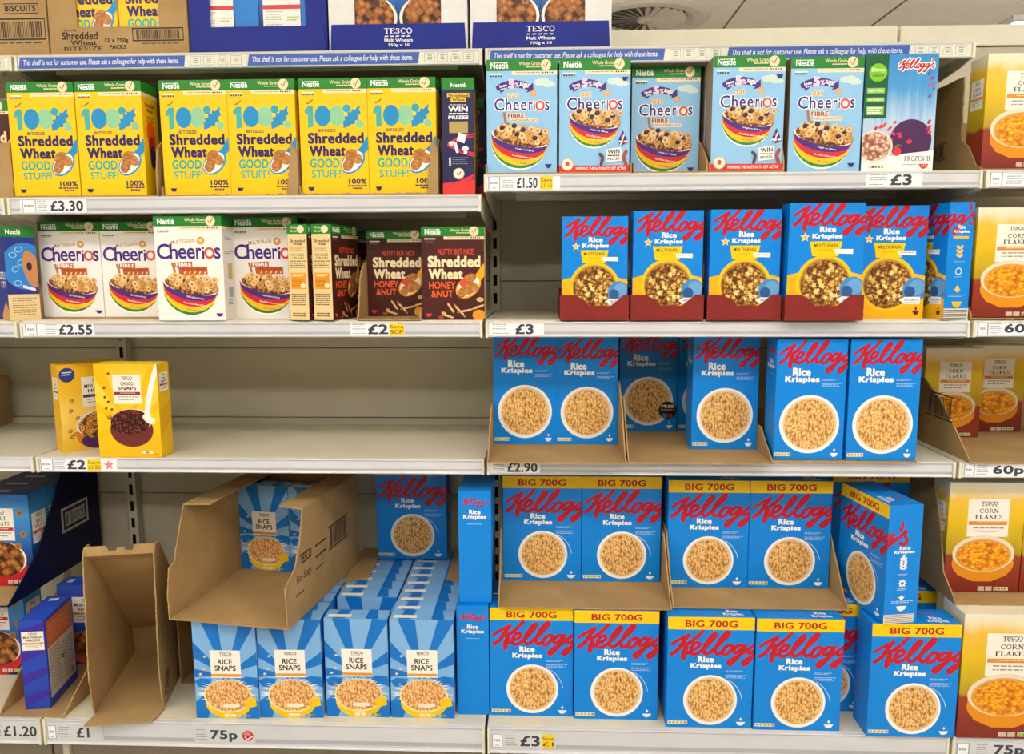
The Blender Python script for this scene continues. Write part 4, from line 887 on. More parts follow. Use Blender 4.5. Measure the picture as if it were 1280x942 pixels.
for (x0, x1, w) in ((-1, 0, 'at the left edge of the photo'), (0, 1, ''), (1, 2, ''), (2, 3, 'at the right edge of the photo')):
    for lv in ('A', 'B', 'C', 'D'):
        d = {('A', 0): 'cream shelf under the yellow wheat biscuit boxes', ('B', 0): 'cream shelf under the white hoop cereal boxes', ('C', 0): 'almost empty cream shelf with two yellow boxes', ('D', 0): 'base shelf under the light blue rice snaps boxes',
             ('A', 1): 'cream shelf under the pale blue oat cereal boxes', ('B', 1): 'cream shelf under the blue boxes in dark red trays', ('C', 1): 'cream shelf under the blue rice cereal boxes in brown trays', ('D', 1): 'base shelf under the big 700g blue boxes'}
        lab = d.get((lv, x0)) or {'A': 'upper', 'B': 'second', 'C': 'third', 'D': 'base'}[lv]+' cream shelf '+w
        shelf(x0, x1, 'A1' if lv == 'A' and x0 >= 1 else lv, lab)
zA, zA1, zB, zC, zD, zT = 1.3495, 1.3885, 1.0905, .7885, .2, 1.652

# ------------------------------------------------------------------ cardboard trays and cases
CT = .003
def rag(pts, amp=.0018, step=.006, seed=1):
    """a torn or perforated board edge: the run of points with small bites"""
    g = random.Random(seed); o = []
    for (a, b_), (c, d) in zip(pts, pts[1:]):
        n = max(1, int(math.hypot(c-a, d-b_)/step))
        for i in range(n):
            t = i/n; j = amp*g.uniform(-1, 1) if i else 0
            o.append((a+(c-a)*t+j, b_+(d-b_)*t+j*.6))
    o.append(pts[-1]); return o
def tray(name, x0, y0, z, w, d, label, left=None, right=None, back=0, lip=None, rz=0, m='cardboard', floor=True, group=None, cat='cardboard tray', seed=1, top_flaps=0):
    """left / right: outline of the side wall as (depth, height) from front to back; lip: outline of a front panel as (across, height)"""
    e = empty(name, (x0, y0, z), math.radians(rz), label, cat, group)
    if floor:
        f = MB(); f.prism(rag([(0, 0), (w, 0)], .0015, .007, seed)+[(w, d), (0, d)], 'Z', 0, CT, m); ob('base_panel', f.mesh('base_panel'), e)
    for q, pr in enumerate((left, right)):
        if pr:
            p = rag(pr, .0014, .006, seed+q+3); f = MB(); f.prism([(pr[0][0], CT)]+p+[(pr[-1][0], CT)], 'X', 0 if q == 0 else w-CT, CT if q == 0 else w, m); ob('side_panel', f.mesh('side_panel'), e)
            if top_flaps:
                h = pr[-1][1]; a0 = [p_ for p_ in pr if p_[1] > h-.02][0][0]
                f = MB(); xa, xb = (0, top_flaps) if q == 0 else (w-top_flaps, w)
                f.prism([(xa, a0), (xb, a0+.012), (xb, pr[-1][0]), (xa, pr[-1][0])] if q == 0 else [(xa, a0+.012), (xb, a0), (xb, pr[-1][0]), (xa, pr[-1][0])], 'Z', h, h+CT, m); ob('top_flap', f.mesh('top_flap'), e)
    if back:
        f = MB(); f.box(CT, w-CT, d-CT, d, CT, back, m); ob('back_panel', f.mesh('back_panel'), e)
    if lip:
        f = MB(); f.prism([(0, 0)]+lip+[(w, 0)], 'Y', -CT, 0, m); ob('front_panel', f.mesh('front_panel'), e)
    return e
def print_on(e, a, loc=(0, 0, 0), rz=0, under=None):
    host = e
    for c in e.children:
        if under and c.name.split('.')[0] == under: host = c
    for n, mb in a.parts.items():
        if mb.f:
            o = ob(n, mb.mesh(n, fix=False), host); o.location = loc; o.rotation_euler = (0, 0, math.radians(rz))
SIDE = lambda h, d, f=.02: [(0, f), (.01, f+.01), (d*.35, h*.8), (d*.5, h), (d, h)]

# ------------------------------------------------------------------ top shelf: stock cases
def stock_case(x0, x1, label, m, lip, H, edge=.05, up=None, y=.08, D=.3, seed=1):
    w = x1-x0; e = empty('stock_case', (x0, y, zT), 0, label, 'stock case')
    f = MB(); f.box(CT, w-CT, 0, D, 0, CT, m); ob('base_panel', f.mesh('base_panel'), e)
    if up is None:
        f = MB(); f.prism([(0, 0), (w, 0), (w, H), (w-edge, H), (w-edge, lip), (edge, lip), (edge, H), (0, H)], 'Y', -CT, 0, m); ob('front_panel', f.mesh('front_panel', bevel=.0006), e)
    else:
        f = MB(); f.prism([(.003, 0), (w-.003, 0), (w-.006, lip), (.006, lip)], 'Y', -.0052, -.0022, m); ob('front_panel', f.mesh('front_panel', bevel=.0006), e)
        for a, b_ in ((0, edge), (w-edge, w)):
            f = MB(); f.box(a, b_, -.0022, .0008, 0, H, up); ob('corner_panel', f.mesh('corner_panel', bevel=.0006), e)
    for a in (0, w-CT):
        f = MB(); f.box(a, a+CT, .001, D, CT, H, up or m); ob('side_panel', f.mesh('side_panel'), e)
    f = MB(); f.box(CT, w-CT, D-CT, D, CT, H, up or m); ob('back_panel', f.mesh('back_panel'), e)
    return e
BK = '#2a1c14'
e = stock_case(-.232, .067, 'brown stock case marked BISCUITS at the left end of the top shelf', 'cardboard', .2, .26, .149)
a = Art(.299, .26, .3); 
for u0, v0, u1, v1 in ((.69, .585, .945, .592), (.69, .66, .945, .667), (.94, .585, .945, .667), (.48, .7, .985, .712), (.48, .86, .985, .872), (.978, .7, .985, .872)): a.rect('printed_frame', BK, u0, v0, u1, v1)
a.text('printed_text', BK, 'BISCUITS', .7, .6, .925, .648, .04); a.bars('barcode', BK, .5, .725, .96, .85, 40); a.micro('printed_text', BK, .55, .89, .95, .905, 1)
print_on(e, a, loc=(.1495, -CT-.0002, 0), under='front_panel')
e = stock_case(.0705, .371, 'brown stock case with a cut-out window showing yellow boxes', 'cardboard', .058, .26, .0615)
a = Art(.3, .26, .3)
a.text('printed_text', BK, 'Shredded', .09, .815, .35, .875, .03); a.text('printed_text', BK, 'Wheat', .15, .88, .34, .92, .03); a.text('printed_text', BK, 'BITESIZE', .1, .93, .38, .962, .006); a.text('printed_text', BK, 'Nestlé', .09, .79, .2, .81, .01)
a.text('printed_text', BK, '12 x 750g', .4, .868, .57, .908, .04); a.text('printed_text', BK, 'PACKS', .43, .92, .55, .952, .04)
for q in ((.6, .79, .97, .8), (.6, .885, .97, .895), (.6, .79, .606, .895), (.964, .79, .97, .895)): a.rect('printed_frame', BK, *q)
a.bars('barcode', BK, .63, .805, .94, .88, 34); a.micro('printed_text', BK, .67, .91, .93, .922, 1)
print_on(e, a, loc=(.15, -CT-.0002, 0), under='front_panel')
for i, x in enumerate((.0765, .2205)): pack('wheat', x, .083, zT+CT+.0005, 0, 'yellow wheat box inside the brown window case, '+('left', 'right')[i]+' of the two', 'boxes in the top shelf cases')
blue = 'navy_board'
e = stock_case(.3745, .6685, 'navy blue open stock case showing white box backs', blue, .053, .26, .045, blue)
for i, x in enumerate((.379, .5225)): pack('malt', x+.1426, .085+.0644, zT+CT+.0005, 180, 'box turned back to front in the navy case, '+('left', 'right')[i]+' of the two', 'boxes in the top shelf cases', scale=.92)
for k, (x0, x1) in enumerate(((.6725, .965), (.971, 1.265))):
    e = stock_case(x0, x1, ('white and navy malt wheats case left of its twin on the top shelf', 'white and navy malt wheats case at the right end, beside the ceiling vent')[k], blue, .054, .26, .055, 'white_board')
    a = Art(.2935, .26, .3); a.text('printed_text', '#f2f2f4', 'TESCO', .4, .825, .6, .87, serif=True)
    for i in range(5): a.poly('printed_text', '#f2f2f4', [(.405+i*.04, .884), (.43+i*.04, .884), (.425+i*.04, .893), (.4+i*.04, .893)])
    a.text('printed_text', '#f2f2f4', 'Malt Wheats', .4, .905, .605, .932, .02); a.text('printed_text', '#f2f2f4', '750g x 10', .425, .945, .58, .972, .02)
    print_on(e, a, loc=(.1468, -.0054, 0), under='front_panel')
    for i in (0, 1): pack('malt_large', x0+.0035+i*.1432, .085, zT+CT+.0005, 0, ('left', 'right')[i]+' malt cereal box in the '+('left', 'right')[k]+' white and navy case', 'boxes in the top shelf cases', scale=.92)

# ------------------------------------------------------------------ left bay, first shelf: yellow boxes
ORD = ('first', 'second', 'third', 'fourth', 'fifth', 'sixth', 'seventh', 'eighth', 'ninth', 'tenth')
wall_r = [(0, .05), (.004, .07), (.012, .1), (.03, .115), (.06, .085), (.1, .06), (.3, .06)]
for k, x in enumerate((.0055, .327, .618)):
    tray('display_tray', x, .006, zA, (.314, .29, .29)[k], .35, 'low brown tray under the '+ORD[k]+' pair of yellow boxes from the left', [(0, .02), (.3, .02)], wall_r, .05, None if k == 0 else rag([(0, .003), (.266, .003), (.2675, .03), (.272, .06), (.275, .1), (.28, .112), (.29, .085)], .003, .006, k), seed=k+2, group='trays under the yellow boxes')
for k, (x, y, r) in enumerate(((.0095, .01, .6), (.1525, .012, -.6), (.331, .012, 0), (.4725, .012, 0), (.622, .012, 0), (.7635, .012, 0))):
    pack('wheat', x, y, zA+CT+.0004, r, 'yellow shredded wheat biscuit box, '+ORD[k]+' from the left of the row', 'yellow wheat boxes')
pack('wheat_promo', .9125, .147, zA, -88, 'yellow box turned sideways, navy prize panel facing out', 'yellow wheat boxes')
pack('wheat_promo', .924, .34, zA, -90, 'navy-sided box in the shadow behind the sideways yellow box', 'yellow wheat boxes')
tray('display_tray', -.2, .03, zA, .196, .3, 'brown printed tray at the left edge of the upper shelf', SIDE(.15, .3, .1), SIDE(.15, .3, .1), .15, [(0, .115), (.196, .115)])
pack('honey_nut', -.146, .04, zA+CT+.0004, 0, 'dark box in the brown tray at the left edge, upper shelf')

# ------------------------------------------------------------------ right bay, first shelf: pale blue oat boxes
oatwall = [(0, .02), (.01, .03), (.05, .055), (.09, .075), (.3, .075)]
tray('display_tray', 1.0055, .003, zA1, .298, .36, 'brown tray under the first two pale blue oat boxes', [(0, .02), (.3, .05)], [(0, .02), (.3, .05)], .06, seed=4)
tray('display_tray', 1.306, .003, zA1, .151, .36, 'brown tray around the pale blue box that stands further back', [(0, .02), (.3, .05)], oatwall, .06, seed=5)
tray('display_tray', 1.4585, .003, zA1, .151, .36, 'brown tray under the pale blue oat box with prize panel, fourth in the row', [(0, .02), (.3, .05)], [(0, .02), (.02, .06), (.3, .06)], .06, seed=6)
OL = 'pale blue oat hoop cereal box, '
zt = zA1+CT+.0004
pack('oat', 1.0085, .01, zt, 0, OL+'leftmost of its shelf', 'oat cereal boxes'); pack('oat_win', 1.156, .01, zt, 0, OL+'second from the left with red bottom strip', 'oat cereal boxes')
pack('oat', 1.31, .085, zt, 0, OL+'third, set back in the shade', 'oat cereal boxes'); pack('oat_win', 1.4625, .006, zt, 0, OL+'fourth, red bottom strip, leading a file', 'oat cereal boxes')
for i in range(3): pack('oat', 1.4625, .0795+i*.073, zt, 0, OL+ORD[i+1]+' of the file behind the fourth box', 'oat cereal boxes')
pack('oat', 1.617, .008, zA1, 0, OL+'fifth, beside the film themed box', 'oat cereal boxes')
pack('film_pack', 1.7635, .008, zA1, -1, 'green and icy blue film themed cereal box at the right end of its shelf')
# right hand bay
e = tray('display_tray', 1.9975, .004, zA1, .33, .35, 'brown tray with barcode around the golden corn flakes on the upper shelf', [(0, .005), (.02, .012), (.05, .05), (.085, .072), (.09, .2), (.35, .2)], None, .15)
a = Art(.3, .2, .35); a.bars('barcode', BK, .33, .64, .56, .78, 18, 'L'); a.rect('barcode', BK, .31, .62, .58, .63, 'L'); a.rect('barcode', BK, .31, .79, .58, .8, 'L'); a.text('printed_text', '#140d08', 'TESCO', .1, .12, .3, .2, face='L', serif=True); a.text('printed_text', '#140d08', 'CORN', .1, .25, .3, .33, face='L', serif=True); a.text('printed_text', '#140d08', 'FLAKES', .08, .38, .32, .46, face='L', serif=True)
print_on(e, a, loc=(.1498, 0, 0), under='side_panel')
pack('corn', 2.0015, .012, zA1+CT+.0004, 0, 'golden corn flakes box on the upper shelf at the right edge', 'corn flakes boxes'); pack('corn', 2.1535, .012, zA1+CT+.0004, 0, 'golden corn flakes box cut by the right edge, upper shelf', 'corn flakes boxes')

# ------------------------------------------------------------------ left bay, second shelf
pack('navy_puzzle', -.124, .096, zB, -42, 'navy box with light blue side turned at an angle, left edge of the second shelf')
tray('display_tray', .0035, .066, zB, .286, .29, 'brown tray holding the two recessed white hoop boxes', [(0, .05), (.02, .09), (.05, .12), (.29, .12)], [(0, .02), (.29, .02)], .1, seed=9)
ML = 'white multigrain hoop cereal box, '
pack('multi_hoops', .0075, .078, zB+CT+.0004, 0, ML+'first from the left', 'white hoop boxes', scale=.955); pack('multi_hoops', .1475, .078, zB+CT+.0004, 0, ML+'second, half hidden by the third', 'white hoop boxes', scale=.955)
pack('multi_hoops', .306, .002, zB, 0, ML+'third, pulled forward to the shelf edge', 'white hoop boxes'); pack('multi_hoops', .4475, .064, zB, 0, ML+'fourth, beside the cream sided boxes', 'white hoop boxes')
pack('honey_nut', .633, -.004, zB, 80, 'brown honey wheat box, cream side out, left of the sideways pair', 'brown honey wheat boxes'); pack('honey_nut', .6835, -.004, zB, 79, 'brown honey wheat box, cream side out, right of the sideways pair', 'brown honey wheat boxes')
pack('honey_nut', .588, .32, zB, 0, 'dark brown honey wheat box far back behind the sideways pair', 'brown honey wheat boxes')
tray('display_tray', .731, .004, zB, .136, .36, 'brown tray with curved wall beside the sideways honey wheat boxes', [(0, .005), (.015, .03), (.03, .085), (.06, .115), (.1, .125), (.36, .125)], [(0, .02), (.36, .02)], .1, seed=12)
pack('honey_nut', .7345, .1, zB+CT+.0004, 0, 'brown honey wheat box, set back in a curved tray', 'brown honey wheat boxes', scale=.94)
pack('honey_nut', .8685, .015, zB, 0, 'brown honey wheat box standing forward at the right end of the shelf', 'brown honey wheat boxes', scale=.97)

# ------------------------------------------------------------------ right bay, second shelf: shapes in dark red trays
SL = 'blue and yellow multigrain shapes box, '
for k, (x, y) in enumerate(((1.1625, -.002), (1.3085, -.004), (1.4645, -.006), (1.618, -.022))):
    w = .1515 if k == 0 else .1515
    sc = (.885, .93, .935, .98)[k]
    e = tray('display_tray', x-.0035, y, zB, .153*sc+.007, .3, 'dark red board tray around the '+ORD[k]+' multigrain shapes box from the left', [(0, .045), (.3, .045)], [(0, .045), (.3, .045)], .06, [(0, .052), (.03, .052), (.045, .045), (.06, .03), (.105, .03), (.12, .042), (.132, .052), (.153*sc+.007, .052)], m='red_board', group='dark red trays')
    pack('shapes', x, y+.003, zB+CT+.0004, 0, SL+ORD[k]+' from the left, in a dark red tray', 'multigrain shapes boxes', scale=sc)
pack('shapes', 1.766, .034, zB, 0, SL+'fifth from the left, without a tray', 'multigrain shapes boxes', scale=.985)
pack('shapes', 1.915, .15, zB, -80, SL+'turned sideways at the right end', 'multigrain shapes boxes')
tray('display_tray', 1.9985, .003, zB, .33, .3, 'brown tray edge under the golden corn flakes, second shelf', [(0, .01), (.02, .03), (.3, .03)], None, .1)
pack('corn', 2.0025, .008, zB+CT+.0004, 0, 'golden corn flakes box on the second shelf at the right edge', 'corn flakes boxes'); pack('corn', 2.1535, .008, zB+CT+.0004, 0, 'golden corn flakes box cut by the right edge, second shelf', 'corn flakes boxes')

# ------------------------------------------------------------------ left bay, third shelf
pack('hoops', .044, .05, zC, 47, 'yellow multigrain hoops box turned to the right on the bare shelf')
pack('choco', .148, .013, zC, 0, 'yellow choco snaps box with dark bowl, standing in front on the bare shelf')
tray('display_tray', -.612, .15, zC, .3, .25, 'brown case at the far left edge of the third shelf', [(0, .13), (.25, .13)], [(0, .13), (.25, .13)], .13, [(0, .13), (.3, .13)])

# ------------------------------------------------------------------ right bay, third shelf: blue rice cereal boxes
KL = 'blue puffed rice cereal box, '
tray('display_tray', 1.0055, -.02, zC, .2945, .4, 'torn brown tray holding the left pair of blue boxes, third shelf', [(0, .004), (.06, .05), (.12, .1), (.4, .1)], [(0, .004), (.03, .03), (.09, .1), (.17, .15), (.4, .15)], .1, seed=21)
tray('display_tray', 1.3035, -.014, zC, .304, .4, 'torn brown tray with one blue box at the front and one far back', [(0, .004), (.05, .05), (.12, .12), (.4, .12)], [(0, .004), (.05, .03), (.1, .06), (.4, .06)], .1, seed=23)
zt = zC+CT+.0004
pack('krispies', 1.009, .152, zt, 0, KL+'left one in the leftmost tray, third shelf', 'blue rice cereal boxes'); pack('krispies', 1.1545, .154, zt, 0, KL+'right one in the leftmost tray, third shelf', 'blue rice cereal boxes', scale=.97)
pack('krispies_free', 1.3145, .31, zt, 0, KL+'far back in the shade with a round black FREE badge', 'blue rice cereal boxes', scale=.985); pack('krispies', 1.4605, .312, zt, 0, KL+'far back, mostly hidden behind the front one', 'blue rice cereal boxes', scale=.98)
pack('krispies', 1.458, .11, zt, 0, KL+'alone at the front of the second tray', 'blue rice cereal boxes')
tray('display_tray', 1.609, .002, zC, .302, .38, 'flat brown tray under the forward pair of blue boxes', None, None, .05, seed=25)
pack('krispies', 1.613, .012, zt, 0, KL+'left of the forward pair, third shelf', 'blue rice cereal boxes', scale=1.0); pack('krispies', 1.7645, .01, zt, 0, KL+'right of the forward pair, third shelf', 'blue rice cereal boxes', scale=1.0)
e = tray('display_tray', 2.02, .004, zC, .36, .4, 'brown tray with barcode, golden boxes at its back, third shelf', [(0, .003), (.07, .06), (.14, .11), (.22, .15), (.4, .15)], None, .15, seed=27)
a = Art(.36, .2, .4); a.bars('barcode', BK, .52, .4, .78, .62, 16, 'L'); a.rect('barcode', BK, .5, .37, .8, .385, 'L'); a.rect('barcode', BK, .5, .635, .8, .65, 'L'); print_on(e, a, loc=(.1798, 0, 0), under='side_panel')
pack('corn_c', 2.032, .25, zt, 0, 'golden corn flakes box in the shade, left of two at the tray back, third shelf', 'corn flakes boxes'); pack('corn_c', 2.172, .32, zt, 0, 'golden corn flakes box in the shade, right of two at the tray back, third shelf', 'corn flakes boxes')

# ------------------------------------------------------------------ base shelf, left edge: malt cereal
for i in range(1): pack('malt', -.307, .15+i*.075, zD, 0, 'blue malt cereal box in the lower tier at the left edge, '+('front', 'second')[i], 'malt cereal boxes')
e = tray('display_tray', -.295, .02, .4355, .2, .39, 'navy cardboard tray of malt cereal boxes stacked at the left edge', [(0, .004), (.39, .2)], [(0, .004), (.12, .09), (.2, .2), (.26, .29), (.39, .29)], .15, m='navy_dark', seed=31)
f = MB(); f.box(.004, .194, .002, .388, CT, CT+.001, 'cardboard'); ob('inner_floor', f.mesh('inner_floor'), e)
a = Art(.2, .29, .39); a.rect('barcode', '#b8b8b8', .56, .44, .86, .66, 'R'); a.rect('barcode', '#101010', .58, .46, .84, .64, 'R'); a.rect('barcode', '#b8b8b8', .6, .49, .82, .61, 'R'); a.bars('barcode', '#101010', .61, .5, .81, .6, 16, 'R'); print_on(e, a, loc=(.1002, 0, 0), under='side_panel')
for i in range(4): pack('malt', -.2545, .13+i*.0685, .4355+CT+.0016, 0, 'blue malt cereal box in the navy tray, '+ORD[i]+' from the front', 'malt cereal boxes', scale=.97)
tray('display_tray', -.102, -.035, zD, .15, .3, 'brown tray with sloping walls holding the leaning navy raiders box', [(0, .004), (.08, .07), (.28, .23), (.3, .23)], [(0, .004), (.1, .06), (.2, .12)], None, seed=33)
pack('raiders', -.076, .131, zD+CT+.0004, -82, 'navy raiders box turned sideways, orange and grey back facing right')
pack('raiders', -.0975, .2, zD+CT+.0004, 0, 'navy raiders box facing out behind the sideways one')

# empty display box standing tilted, its back leaning forward to the top
e = empty('cardboard_box', (.112, -.024, zD+.0005), math.radians(12), 'tall empty brown display box with torn edges, standing open', 'cardboard box')
Wb = .15
prof = rag([(.0, .004), (-.012, .03), (-.02, .11), (-.012, .22), (.0, .37)], .0022, .006, 5)
side = prof+[(.012, .388), (.04, .388), (.29, .1), (.31, .06), (.31, .003)]
for x in (0, Wb-CT):
    f = MB(); f.prism(side, 'X', x, x+CT, 'cardboard'); ob('side_panel', f.mesh('side_panel'), e)
f = MB(); f.box(CT, Wb-CT, 0, .31, 0, CT, 'cardboard'); ob('base_panel', f.mesh('base_panel'), e)
def board4(name, x0, x1, p, q, t=CT):
    f = MB(); d = Vector((q[0]-p[0], q[1]-p[1])).normalized()*t; n = (-d.y, d.x)
    f.hexa([(x0, p[0], p[1]), (x1, p[0], p[1]), (x1, p[0]+n[0], p[1]+n[1]), (x0, p[0]+n[0], p[1]+n[1]), (x0, q[0], q[1]), (x1, q[0], q[1]), (x1, q[0]+n[0], q[1]+n[1]), (x0, q[0]+n[0], q[1]+n[1])], 'cardboard')
    ob(name, f.mesh(name), e)
board4('back_panel', CT, Wb-CT, (.31, CT), (.295, .075)); board4('sloping_panel', CT, Wb-CT, (.295, .075), (.06, .345)); board4('upper_panel', CT, Wb-CT, (.06, .345), (.012, .372))
f = MB(); top = [(0, 0), (.045, 0), (.05, -.012), (.066, -.012), (.068, -.004), (.082, -.004), (.085, -.012), (.1, -.012), (.104, 0), (Wb-2*CT, 0), (Wb-2*CT, -.022), (0, -.022)]
f.prism([(CT+u, .392+v) for u, v in top], 'Y', .008, .011, 'cardboard'); ob('notched_top_flap', f.mesh('notched_top_flap'), e)
f = MB(); f.hexa([(.0, -.001, .0), (Wb, -.001, .0), (Wb-.012, -.055, .003), (-.006, -.05, .003), (.0, -.001, .003), (Wb, -.001, .003), (Wb-.012, -.055, .006), (-.006, -.05, .006)], 'cardboard'); ob('front_flap', f.mesh('front_flap'), e)
a = Art(Wb, .38, .33); a.text('printed_text', BK, '750g', .02, .82, .2, .93, .02, rot=70, face='R'); print_on(e, a, loc=(Wb/2+.0002, 0, 0), under='side_panel')
tray('display_tray', .244, .12, zD, .098, .28, 'brown case standing in the shade behind the tall empty box', [(0, .26), (.28, .26)], [(0, .2), (.05, .2), (.28, .2)], .26, seed=41)

# ------------------------------------------------------------------ base shelf: light blue rice snaps
RL = 'light blue rice snaps box, '
GRP = 'rice snaps boxes'
cols = (.3475, .4905, .6385, .785)
names = ('first', 'second', 'third', 'fourth')
for c, x in enumerate(cols):
    ys = [(-.024,), (-.018, .032, .082, .132, .182), (-.008, .11, .158, .206, .254, .302, .35), [-.008+.048*i for i in range(9)]][c]
    for i, y in enumerate(ys):
        lab = RL+('front of the '+names[c]+' column from the left' if i == 0 else ORD[i]+' back in the '+names[c]+' column')
        pack('rice_snaps', x, y, zD, (.5, 1.2, 0, 0)[c] if i == 0 else 0, lab, GRP)
# brown case round the two right-hand columns, flaps folded over the tops
e = empty('cardboard_case', (.6335, .17, zD), 0, 'brown case with folded flaps around the right-hand rice snaps columns', 'cardboard case')
wC = .2975
for x in (0, wC-CT):
    f = MB(); f.box(x, x+CT, 0, .255, 0, .234, 'cardboard'); ob('side_panel', f.mesh('side_panel'), e)
for x, x1, s_ in ((0, .056, 1), (wC-.046, wC, -1)):
    f = MB(); f.prism([(x, .02 if s_ > 0 else .045), (x1, .045 if s_ > 0 else .02), (x1, .255), (x, .255)], 'Z', .2345, .2375, 'cardboard'); ob('top_flap', f.mesh('top_flap'), e)
# big open case lying on the boxes
e = tray('cardboard_case', .3, -.028, .4335, .284, .4, 'large open brown case lying on its side on the rice snaps boxes', [(0, .004), (-.002, .06), (.008, .115), (.03, .122), (.038, .15), (.075, .238), (.4, .238)], [(0, .004), (-.004, .095), (.045, .122), (.07, .17), (.09, .238), (.4, .238)], .238, rz=-9, cat='cardboard case', seed=51, top_flaps=.062)
a = Art(.284, .238, .4); a.text('printed_text', BK, 'TESCO', .17, .4, .31, .5, .03, face='R'); a.text('printed_text', BK, 'Rice Snaps', .12, .57, .3, .67, .008, face='R'); a.micro('printed_text', BK, .36, .42, .5, .46, 1, 'R'); a.micro('printed_text', BK, .36, .53, .5, .57, 1, 'R'); a.micro('printed_text', BK, .36, .65, .46, .68, 1, 'R'); a.micro('printed_text', BK, .1, .75, .2, .78, 1, 'R')
a.bars('barcode', BK, .56, .36, .8, .56, 16, 'R'); a.rect('barcode', BK, .54, .34, .83, .355, 'R'); a.rect('barcode', BK, .54, .57, .83, .585, 'R'); print_on(e, a, loc=(.1422, 0, 0), under='side_panel')
r9 = math.radians(-9)
def incase(u, v): return .3+u*math.cos(r9)-v*math.sin(r9), -.028+u*math.sin(r9)+v*math.cos(r9)
for i in (0, 1):
    x, y = incase(.004+i*.137, .3); pack('rice_snaps', x, y, .4335+CT+.0005, -9, RL+('left', 'right')[i]+' of two at the back of the open case', GRP, scale=.955)
pack('krispies_big', .687, .345, .4378, 0, KL+'standing high at the back on top of the rice snaps', 'blue rice cereal boxes')

# ------------------------------------------------------------------ base shelf: blue rice cereal, big 700g boxes
pack('krispies', .932-.0, .155, zD, -90, KL+'narrow side facing out, lower of two beside the rice snaps', 'blue rice cereal boxes'); pack('krispies', .938, .158+.012, zD+.2585, -90, KL+'narrow side facing out, upper of two beside the rice snaps', 'blue rice cereal boxes')
BL = 'large blue 700g puffed rice box, '
BG = 'large 700g boxes'
for k, (x, y) in enumerate(((1.0065, .008), (1.194, -.0), (1.394, -.026), (1.582, -.03))):
    pack('krispies_big', x, y, zD, 0, BL+'lower tier, '+ORD[k]+' from the left', BG)
    if k != 1 and k != 3: pack('krispies_big', x+.002, y+.08, zD, 0, BL+'lower tier, hidden behind the '+ORD[k]+' one', BG)
pack('krispies_big', 1.193, .085, zD, 0, BL+'lower tier, hidden behind the second one', BG)
pack('krispies_big', 1.665, .05, zD, 0, BL+'lower tier, peeping out between the fourth and the last', BG); pack('krispies_big', 1.818, -.047, zD, 0, BL+'lower tier, last on the right, side showing', BG)
pack('krispies_big', 1.852, .13, zD, 0, BL+'lower tier, behind the last on the right', BG)
zu = .4575
upl = [(0, .003), (.04, .04), (.12, .14), (.4, .14)]; upr = [(0, .003), (.03, .02), (.13, .13), (.4, .13)]
tray('display_tray', 1.0255, .0, zu, .381, .38, 'brown tray of two large boxes on the upper tier, left of two trays', upl, upr, .12, seed=61); tray('display_tray', 1.4085, .01, zu, .382, .38, 'brown tray of two large boxes on the upper tier, right of two trays', upl, upr, .12, seed=63)
for k, (x, y) in enumerate(((1.0295, .15), (1.2155, .15), (1.4125, .122), (1.5985, .122))):
    pack('krispies_big', x, y, zu+CT+.0004, 0, BL+'upper tier, '+ORD[k]+' from the left', BG)
pack('krispies_big', 1.8065, .131, zu-.001, -80.5, BL+'upper tier, turned so front and side both show', BG)
pack('krispies_big', 1.826, .24, zu-.001, 0, BL+'upper tier, behind the turned one', BG)
pack('krispies_big', 1.86, .215, zD, 0, BL+'lower tier, third back at the right end', BG)
# corn flakes at the right edge
for i, x in enumerate((2.0075, 2.1985)): pack('corn_big', x, -.046, zD, 0, 'large golden corn flakes box on the base shelf, '+('left', 'right')[i]+' of two', 'corn flakes boxes')
tray('display_tray', 2.0085, -.003, .479, .36, .36, 'brown tray of golden corn flakes above the large ones, right edge', [(0, .004), (.02, .02), (.06, .05), (.09, .16), (.12, .22), (.36, .22)], None, .2, seed=71)
for i, x in enumerate((2.0125, 2.1775)): pack('corn_mid', x, .06, .479+CT+.0004, 0, 'golden corn flakes box in the tray above the large ones, '+('left', 'right')[i]+' of two', 'corn flakes boxes')

